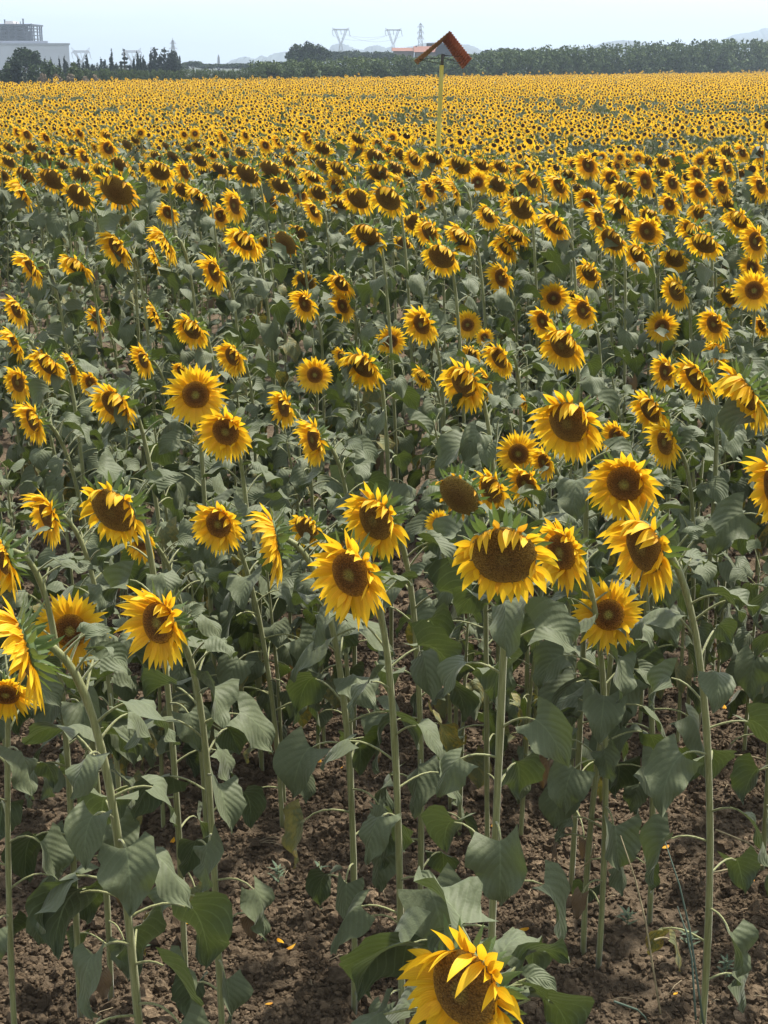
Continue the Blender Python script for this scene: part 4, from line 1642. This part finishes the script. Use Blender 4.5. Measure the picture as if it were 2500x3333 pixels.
bs.inputs['Roughness'].default_value = .6
mb.build('wall', m_wall, hall, False)
mb = MB()
mb.box((pl.x - HO.x - .3, -.3, pr.z - hz - .5), (pr.x - HO.x + .35, 38.3, pr.z - hz + .05))
mb.build('roof', plain('grey_roof_sheet', (.30, .31, .34), .6), hall, False)
mb = MB()
mb.box((pl.x - HO.x, 2, pr.z - hz + .05), (at(150, 0, BD).x - HO.x, 30, pr.z - hz + .75))
mb.build('roof_upstand', plain('dull_blue_sheet', (.28, .30, .36), .6), hall, False)

TD = 575.0
kt = TD / F
tw = empty('process_tower', at(20, 245, TD))
tw.location.z = -1
TO = Vector(tw.location)
tag(tw, 'grey steel process tower with open decks, vessels and stacks behind the white hall', 'industrial plant')
m_steel = plain('grey_steel', (.045, .052, .075), .6, .25, .5)
m_vess = plain('dull_vessel', (.055, .062, .085), .5, .35, .4)
zt = lambda py: at(0, py, TD).z + 1.0
xt = lambda px: at(px, 100, TD).x - TO.x
mb = MB()
mb.box((xt(-60), -1, zt(83)), (xt(107), 18, zt(78)))
mb.build('top_deck', m_steel, tw, False)
for (a, b, y0, y1) in ((-60, 8, 134, 104), (12, 40, 133, 86), (46, 79, 134, 102), (34, 66, 96, 85)):
    mb = MB()
    mb.box((xt(a), 3.5, zt(y0)), (xt(b), 14, zt(y1)))
    mb.build('boiler_casing', m_vess, tw, False)
for py in (91, 101, 113, 125):
    mb = MB()
    mb.box((xt(-60), -.5, zt(py + 1.6)), (xt(105), 17, zt(py)))
    mb.build('deck', m_steel, tw, False)
for px in (-20, 2, 28, 52, 78, 90, 98, 104):
    for yy in (0, 16.2):
        mb = MB()
        mb.box((xt(px) - .22, yy - .25, 0), (xt(px) + .22, yy + .2, zt(83.2)))
        mb.build('column', m_steel, tw, False)
for i, (a, b) in enumerate(((78, 90), (90, 98), (98, 104), (78, 90), (90, 104))):
    mb = MB()
    z0, z1 = (135, 113) if i < 3 else (113, 92)
    mb.tube([Vector((xt(a), -.1, zt(z0))), Vector((xt(b), -.1, zt(z1)))], .16, 5, 0)
    mb.build('cross_brace', m_steel, tw, False)
for (x0, x1, y0, y1, yd) in ((-20, 30, 134, 85, 5), (32, 50, 134, 101, 4), (52, 78, 134, 99, 4.5), (40, 72, 97, 85, 6)):
    mb = MB()
    r = (xt(x1) - xt(x0)) / 2
    cx = (xt(x0) + xt(x1)) / 2
    mb.tube([Vector((cx, yd + 4, zt(y0) * .3)), Vector((cx, yd + 4, zt(y1 + 2))), Vector((cx, yd + 4, zt(y1)))], [r, r, r * .8], 16, 0)
    mb.build('vessel', m_vess, tw)
for (px, py, wd) in ((4.5, 62, 4.2), (65, 59, 5.0), (43, 70, 2.0), (56, 69, 2.2), (91, 75, 2.0)):
    mb = MB()
    r = wd * kt / 2
    mb.tube([Vector((xt(px), 6, zt(84))), Vector((xt(px), 6, zt(py + 2))), Vector((xt(px), 6, zt(py + 1.9))), Vector((xt(px), 6, zt(py)))], [r, r * .85, r * 1.35, r * 1.35], 12, 0)
    mb.build('stack', m_steel, tw)
mb = MB()
x0, x1 = xt(10), xt(40)
mb.add([Vector((x0, 3, zt(78.1))), Vector((x1, 3, zt(78.1))), Vector((x1, 14, zt(78.1))), Vector((x0, 14, zt(78.1))), Vector((x0 + .2, 4, zt(67.5))), Vector((x1 - .6, 4, zt(67))), Vector((x1 - .6, 13, zt(67))), Vector((x0 + .2, 13, zt(67.5)))],
       [(3, 2, 1, 0), (4, 5, 6, 7), (0, 1, 5, 4), (1, 2, 6, 5), (2, 3, 7, 6), (3, 0, 4, 7)])
mb.build('cabin', plain('pale_cabin_sheet', (.30, .29, .30), .7), tw, False)

# farmhouse with red roofs, partly behind the olives
FD = 345.0
fh = empty('farmhouse', at(1370, 215, FD))
FO = Vector(fh.location)
tag(fh, 'farmhouse with low terracotta roofs showing over the olive trees', 'house')
m_tile, t, bs, out = mat('terracotta_tiles')
tc = N(t, 'ShaderNodeTexCoord').outputs['Object']
nz = noise(t, 2.0, 6, tc, .7)
t.links.new(ramp(t, nz, [(.3, (.14, .052, .033)), (.7, (.20, .085, .055))]), bs.inputs['Base Color'])
bs.inputs['Roughness'].default_value = .85
m_plaster = plain('ochre_plaster', (.17, .14, .12), .9, .15, 1)
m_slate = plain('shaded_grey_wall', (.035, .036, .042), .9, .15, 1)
fx = lambda px: at(px, 150, FD).x - FO.x
fz = lambda py: at(0, py, FD).z - FO.z


def gable_block(x0, x1, ye, yr, depth, y_off, wm):
    """block with its ridge along x: eave at photo row ye, ridge at row yr"""
    mb = MB()
    mb.box((x0, y_off, -6), (x1, y_off + depth, fz(ye)))
    mb.build('wall', wm, fh, False)
    mb = MB()
    e_, r_ = fz(ye) + .02, fz(yr)
    o = .35
    for th in (0,):
        v = [Vector((x0 - o, y_off - o, e_)), Vector((x1 + o, y_off - o, e_)), Vector((x1 + o, y_off + depth / 2, r_)), Vector((x0 - o, y_off + depth / 2, r_)),
             Vector((x0 - o, y_off + depth + o, e_)), Vector((x1 + o, y_off + depth + o, e_))]
        mb.add(v, [(0, 1, 2, 3), (3, 2, 5, 4), (0, 3, 4), (1, 5, 2), (0, 4, 5, 1)])
    return mb.build('roof', m_tile, fh, False)


rf = gable_block(fx(1281), fx(1347), 166.5, 155, 7, 0, m_plaster)
rf2 = gable_block(fx(1352), fx(1432), 170, 150, 9, -1.5, m_plaster)
mb = MB()
mb.box((fx(1393), 7.6, -5), (fx(1418), 13, fz(139)))
mb.build('tower_wall', m_slate, fh, False)
mb = MB()
mb.box((fx(1354), 2.3, fz(158)), (fx(1358), 3.0, fz(148.5)))
mb.build('chimney', m_plaster, rf2, False)
mb = MB()
v0 = [Vector((fx(1418), -2, -5)), Vector((fx(1474), -2, -5)), Vector((fx(1474), -2, fz(180))), Vector((fx(1446), -2, fz(139))), Vector((fx(1432), -2, fz(142))), Vector((fx(1418), -2, fz(160)))]
mb.add(v0 + [v + Vector((0, 6, 0)) for v in v0], [(0, 1, 2, 3, 4, 5), (11, 10, 9, 8, 7, 6)] + [(i, 6 + i, 6 + (i + 1) % 6, (i + 1) % 6) for i in range(6)])
mb.build('gable_wall', m_slate, fh, False)

# ------------------------------------------------------------------ lattice pylons and lines
m_galv = plain('galvanised_steel', (.33, .34, .36), .5, .2, .3)


def lattice(mb, a0, a1, b0, b1, n, r):
    """two legs a0-a1 and b0-b1 with zigzag bracing"""
    mb.tube([a0, a1], r, 4, 0, False)
    mb.tube([b0, b1], r, 4, 0, False)
    for i in range(n):
        t0, t1 = i / n, (i + 1) / n
        p, q = a0.lerp(a1, t0), b0.lerp(b1, t0)
        p1, q1 = a0.lerp(a1, t1), b0.lerp(b1, t1)
        mb.tube([p, q1], r * .6, 4, 0, False)
        mb.tube([q, p1], r * .6, 4, 0, False)
        mb.tube([p1, q1], r * .6, 4, 0, False)


def delta_pylon(cx_px, y_ear, y_beam, y_waist, y_foot, half_px, D, label, r=.085):
    foot = at(cx_px, 210, D)
    e = empty('pylon', (foot.x, D, 0))
    tag(e, label, 'pylon', 'wide-armed pylons on the horizon')
    k = D / F
    z = lambda py: at(cx_px, py, D).z
    hw = half_px * k
    zb, zw, ze = z(y_beam), z(y_waist), z(y_ear)
    # lower body: four legs tapering up to the waist
    mb = MB()
    fw, ww = hw * .55, hw * .10
    for s in (-1, 1):
        lattice(mb, Vector((-fw, s * fw, 0)), Vector((-ww, s * ww, zw)), Vector((fw, s * fw, 0)), Vector((ww, s * ww, zw)), 5, r)
    for s in (-1, 1):
        lattice(mb, Vector((s * fw, -fw, 0)), Vector((s * ww, -ww, zw)), Vector((s * fw, fw, 0)), Vector((s * ww, ww, zw)), 5, r * .8)
    mb.build('body', m_galv, e, False)
    # the two arms of the V
    for s in (-1, 1):
        mb = MB()
        xo = s * hw * .62
        for yy in (-ww, ww):
            lattice(mb, Vector((s * ww * .2, yy, zw)), Vector((xo - s * hw * .13, yy, zb)), Vector((s * ww * 1.6, yy, zw)), Vector((xo + s * hw * .13, yy, zb)), 5, r * .8)
        mb.build('arm', m_galv, e, False)
    # bridge and its ears
    mb = MB()
    zt_ = zb + (ze - zb) * .45
    for yy in (-ww, ww):
        lattice(mb, Vector((-hw, yy, zb)), Vector((hw, yy, zb)), Vector((-hw * .8, yy, zt_)), Vector((hw * .8, yy, zt_)), 10, r * .8)
    for s in (-1, 1):
        mb.tube([Vector((s * hw * .62, 0, zt_)), Vector((s * hw * .97, 0, ze))], r * .8, 4, 0, False)
        mb.tube([Vector((s * hw * .85, 0, zt_ * .5 + zb * .5)), Vector((s * hw * .97, 0, ze))], r * .8, 4, 0, False)
    mb.build('bridge', m_galv, e, False)
    for x in (-1, 0, 1):
        mb = MB()
        mb.tube([Vector((x * hw * .97, 0, zb)), Vector((x * hw * .97 + .2, 0, zb - hw * .52))], r * 1.2, 5, 0)
        if x:
            mb.tube([Vector((x * hw * .97 + .2, 0, zb - hw * .52)), Vector((x * hw * .97 + x * -hw * -.0 + hw * .22, 0, zb - hw * .66))], r * .9, 5, 0)
        mb.build('insulator', m_galv, e, False)
    return e


delta_pylon(1110, 90, 98, 140, 170, 27, 560, 'wide-armed lattice pylon standing right of the lone round-topped pine')
delta_pylon(1280, 92, 99, 142, 170, 26, 575, 'wide-armed lattice pylon standing above the left end of the farmhouse')
delta_pylon(265, 155, 172, 200, 215, 29, 600, 'wide-armed lattice pylon rising just right of the white hall', .08)
delta_pylon(431, 156, 171, 200, 215, 30, 600, 'wide-armed lattice pylon half hidden behind tiered conifer and slender cypress', .08)


def mast_pylon(px, y_top, y_foot, D, arms, label, r=.08):
    foot = at(px, 210, D)
    e = empty('pylon', (foot.x, D, 0))
    tag(e, label, 'pylon', 'slim pylons on the horizon')
    k = D / F
    z = lambda py: at(px, py, D).z
    h = z(y_top)
    mb = MB()
    b = .085 * h
    for s in (-1, 1):
        lattice(mb, Vector((-b, s * b, 0)), Vector((-.25, s * .25, h * .93)), Vector((b, s * b, 0)), Vector((.25, s * .25, h * .93)), 12, r)
        lattice(mb, Vector((s * b, -b, 0)), Vector((s * .25, -.25, h * .93)), Vector((s * b, b, 0)), Vector((s * .25, .25, h * .93)), 12, r)
    mb.tube([Vector((0, 0, h * .92)), Vector((0, 0, h))], r * 1.2, 5, 0)
    mb.build('body', m_galv, e, False)
    for (py, half, drop) in arms:
        mb = MB()
        w_ = half * k
        zz = z(py)
        lattice(mb, Vector((-w_, 0, zz)), Vector((w_, 0, zz)), Vector((-w_ * .25, 0, zz + .9)), Vector((w_ * .25, 0, zz + .9)), 4, r * .8)
        for s in (-1, 1):
            mb.tube([Vector((s * w_, 0, zz)), Vector((s * w_ + .15, 0, zz - drop * k))], r, 5, 0)
        mb.build('crossarm', m_galv, e, False)
    return e


mast_pylon(1368, 74, 175, 540, ((86, 8.5, 5), (105, 9.5, 6), (124, 9.5, 6)), 'slim lattice pylon with three short crossarms behind the farmhouse')
mast_pylon(565, 123, 200, 560, ((141, 9, 2), (158, 12, 2)), 'slim lattice pylon with two crossarms behind the dark windbreak', .09)
mast_pylon(712, 184, 206, 560, ((187, 3, 1),), 'tiny pole-like pylon on the left skyline behind low pines', .1)
m_wire = plain('power_wire', (.10, .10, .11), .5)
for i, (ya, yb, sag) in enumerate(((112, 113, 14), (103, 104, 13), (112.5, 114, 17))):
    a, b = at(1110 + (-27, 0, 27)[i], ya + 5, 560), at(1280 + (-26, 0, 26)[i], yb + 5, 575)
    mb = MB()
    mb.tube([a.lerp(b, s / 14) - Vector((0, 0, sag * .11 * 4 * (s / 14) * (1 - s / 14))) for s in range(15)], .03, 4, 0, False)
    o = mb.build('power_line', m_wire)
    tag(o, ('outer-left', 'middle', 'outer-right')[i] + ' wire sagging between the two wide-armed pylons by the farmhouse', 'wire', 'power lines')

# ------------------------------------------------------------------ hills
m_hill = plain('wooded_hill', (.045, .06, .06), .95, .3, .01)
HD = 1900.0


def hill(profile, D, depth, seed):
    """ridge following (px, py) crest points, sloping away in front and behind"""
    rg = random.Random(seed)
    pts = []
    for (xa, ya), (xb, yb) in zip(profile, profile[1:]):
        for s in range(8):
            f = s / 8
            pts.append((xa + (xb - xa) * f, ya + (yb - ya) * f + rg.uniform(-.9, .9)))
    pts.append(profile[-1])
    mb = MB()
    rws = []
    for f, hgt in ((-1, 0), (-.6, .3), (-.25, .75), (0, 1), (.4, .6), (1, 0)):
        row = []
        for x_, y_ in pts:
            c = at(x_, y_, D)
            row.append(Vector((c.x + rg.uniform(-2, 2), D + f * depth, -3 + (c.z + 3) * hgt * (1 if hgt == 1 else rg.uniform(.9, 1.05)))))
        rws.append(row)
    mb.grid(rws, None, 0)
    o = mb.build('hill', m_hill)
    tag(o, kind='structure')
    return o


hill(((740, 204), (775, 188), (800, 184), (830, 192), (850, 180), (866, 186), (890, 174), (928, 168), (955, 178), (1000, 200)), HD, 150, 1)
hill(((1060, 200), (1075, 150), (1110, 139), (1150, 156), (1180, 163), (1200, 152), (1225, 146), (1260, 156), (1275, 150), (1300, 165)), HD * 1.05, 150, 2)
hill(((1285, 165), (1330, 153), (1380, 140), (1410, 138), (1480, 138), (1540, 150), (1580, 172), (1600, 190)), HD * .95, 150, 3)
hill(((1895, 168), (1930, 152), (1985, 135), (2020, 130), (2070, 134), (2100, 146), (2150, 175)), HD * .9, 150, 4)
hill(((2330, 140), (2390, 112), (2450, 104), (2490, 90), (2540, 100), (2620, 130)), HD * 1.35, 200, 5)
hill(((2300, 145), (2400, 126), (2500, 122), (2620, 130)), HD * 1.1, 150, 6)
# ------------------------------------------------------------------ small things on the soil
# fallen petals
for i, (px, py) in enumerate(((905, 3075), (935, 3110), (598, 3020), (560, 2762), (1990, 2335), (2175, 2770), (2410, 2810), (2465, 2835), (2358, 2325), (640, 2775), (1720, 3040), (1310, 2815), (2455, 2885), (1040, 2500))):
    rx, rz = ray(px, py)
    D = CAM_Z / -rz
    mb = MB()
    rg = random.Random(i)
    a = rg.uniform(0, 6.28)
    petal_strip(mb, (0, 0, .028), (math.cos(a), math.sin(a), .1), (-math.sin(a), math.cos(a), 0), .045, .02, .2, Vector((0, 0, -1)), .3, 0, .3)
    o = mb.build('fallen_petal', M['petal_wilt'])
    o.location = (rx * D, D, gz(rx * D, D))
    tag(o, 'loose orange-yellow petal lying on the brown soil', 'petal', 'fallen petals on the soil')
# dry scraps of leaf, straw and petal strewn over the soil
mb = MB()
lr = random.Random(77)
for i in range(620):
    D = 2.7 + 6.5 * lr.random() ** 1.2
    x = lr.uniform(-1, 1) * (D * .26 + .2)
    z = float(near_z(np.array([x]), np.array([D]))[0]) + .012
    a = lr.uniform(0, 6.28)
    k = lr.random()
    if k < .55:
        petal_strip(mb, (x, D, z), (math.cos(a), math.sin(a), .25), (-math.sin(a), math.cos(a), lr.uniform(-.4, .4)), lr.uniform(.015, .05), lr.uniform(.008, .028), .5, Vector((0, 0, -1)), .3, 0, lr.uniform(-1, 1), 4)
    elif k < .93:
        L_ = lr.uniform(.03, .12)
        mb.tube([Vector((x, D, z)), Vector((x + math.cos(a) * L_ * .5, D + math.sin(a) * L_ * .5, z + .012)), Vector((x + math.cos(a) * L_, D + math.sin(a) * L_, z + .004))], .0014, 4, 1)
    else:
        petal_strip(mb, (x, D, z), (math.cos(a), math.sin(a), .2), (-math.sin(a), math.cos(a), 0), .03, .012, .4, Vector((0, 0, -1)), .3, 2, .4, 4)
tag(mb.build('leaf_litter', [M['leaf_dry'], plain('straw_bits', (.26, .21, .13), .9, .3, 30), M['petal_wilt']]), 'dry scraps of leaf and straw strewn over the brown soil', kind='stuff')
# small weeds
m_weed = make_leaf('weed_leaf', (0.085, 0.125, 0.07), (0.1, 0.14, 0.09), (0.14, 0.2, 0.04), veins=False)
wlab = ['small upright grey-green weed with narrow leaves on the soil beside the left stem', 'tallest small weed with a rosette on top, between two stems', 'flat pale rosette weed on the soil near the bare-stemmed flower',
        'spindly little weed below the drooping spotted leaf', 'tiny seedling weed by the base of the thick right stem', 'short weed tuft below the leaning left plant', 'weed sprig among clods near the bottom right corner']
for i, (px, py, h) in enumerate(((460, 2960, .13), (1040, 2960, .2), (2040, 3010, .05), (905, 2880, .08), (2240, 3080, .06), (470, 3080, .07), (2360, 3180, .07))):
    rx, rz = ray(px, py)
    D = CAM_Z / -rz
    rg = random.Random(50 + i)
    mb = MB()
    mb.tube([Vector((0, 0, -.02)), Vector((.005, 0, h * .6)), Vector((0, .005, h))], .0022, 5, 1)
    for k in range(16):
        z = h * (k / 16) ** .6
        a = k * 2.4
        o_ = Vector((math.cos(a), math.sin(a), 0))
        petal_strip(mb, Vector((0, 0, z)), o_ + UP * .6, Vector((-o_.y, o_.x, 0)), rg.uniform(.03, .055), .012, rg.uniform(.2, 1), Vector((0, 0, -1)), .2, 0, 0, 4)
    o = mb.build('weed', [m_weed, M['stem']])
    o.location = (rx * D, D, gz(rx * D, D))
    tag(o, wlab[i], 'weed', 'weeds between the stems')
# dry grass stalks at the lower right
m_straw = plain('dry_straw', (.24, .20, .11), .8, .3, 30)
m_green = plain('green_grass_stalk', (.055, .085, .06), .7, .3, 30)
for i, (a, b, za, zb, D0, m, lab) in enumerate((
        ((2290, 3333), (2165, 2740), 0, 0, 3.75, m_green, 'long dark green grass stalk crossing in front of the thick right stem'),
        ((2265, 3320), (2205, 2950), 0, 0, 3.85, m_green, 'thin dark green grass stalk left of the longer one by the right stem'),
        ((2150, 3300), (2020, 2720), 0, 0, 4.05, m_straw, 'tall dry straw stalk with a withered leaf near the right stem'),
        ((2310, 2842), (2500, 2815), 0, 0, 4.3, m_straw, 'dry straw lying level beside the thick right stem'),
        ((2340, 2455), (2500, 2478), 0, 0, 5.2, m_straw, 'pale level straw by the upper part of the right stem'),
        ((2330, 2700), (2500, 2800), 0, 0, 4.5, m_straw, 'slanting dry straw at the right edge'),
        ((1935, 2750), (1890, 2830), 0, 0, 4.6, m_straw, 'short bent dry straw behind the bare-stemmed flower'),
        ((2000, 3260), (2110, 3333), 0, 0, 3.6, m_green, 'green grass blade leaning near the bottom edge'))):
    A, B_ = at(*a, D0), at(*b, D0 + .12)
    mb = MB()
    mid = A.lerp(B_, .5) + Vector((.015, 0, .01))
    mb.tube([A, A.lerp(mid, .5), mid, mid.lerp(B_, .5) + Vector((.006, 0, 0)), B_], [.0034, .0032, .003, .0025, .0015], 5, 0)
    if 'withered' in lab:
        q = at(2130, 3060, D0 + .05)
        leaf_on(mb, q, .2, .05, .11, .06, .3, 1.4, random.Random(3), 4, 6, 1, 0)
    o = mb.build('grass_stalk', [m, M['leaf_old']])
    tag(o, lab, 'grass', 'dry grass at the field edge')

# ------------------------------------------------------------------ haze over the whole plain
HZ = MB()
HZ.box((-4500, -400, -8), (4500, 5200, 130))
m_h = bpy.data.materials.new('haze')
m_h.use_nodes = True
t = m_h.node_tree
t.nodes.clear()
out = t.nodes.new('ShaderNodeOutputMaterial')
pv = t.nodes.new('ShaderNodeVolumePrincipled')
pv.inputs['Color'].default_value = (.60, .73, .89, 1)
pv.inputs['Density'].default_value = .00045
pv.inputs['Anisotropy'].default_value = .25
t.links.new(pv.outputs[0], out.inputs['Volume'])
hz_o = HZ.build('haze', m_h, None, False)
tag(hz_o, kind='stuff')
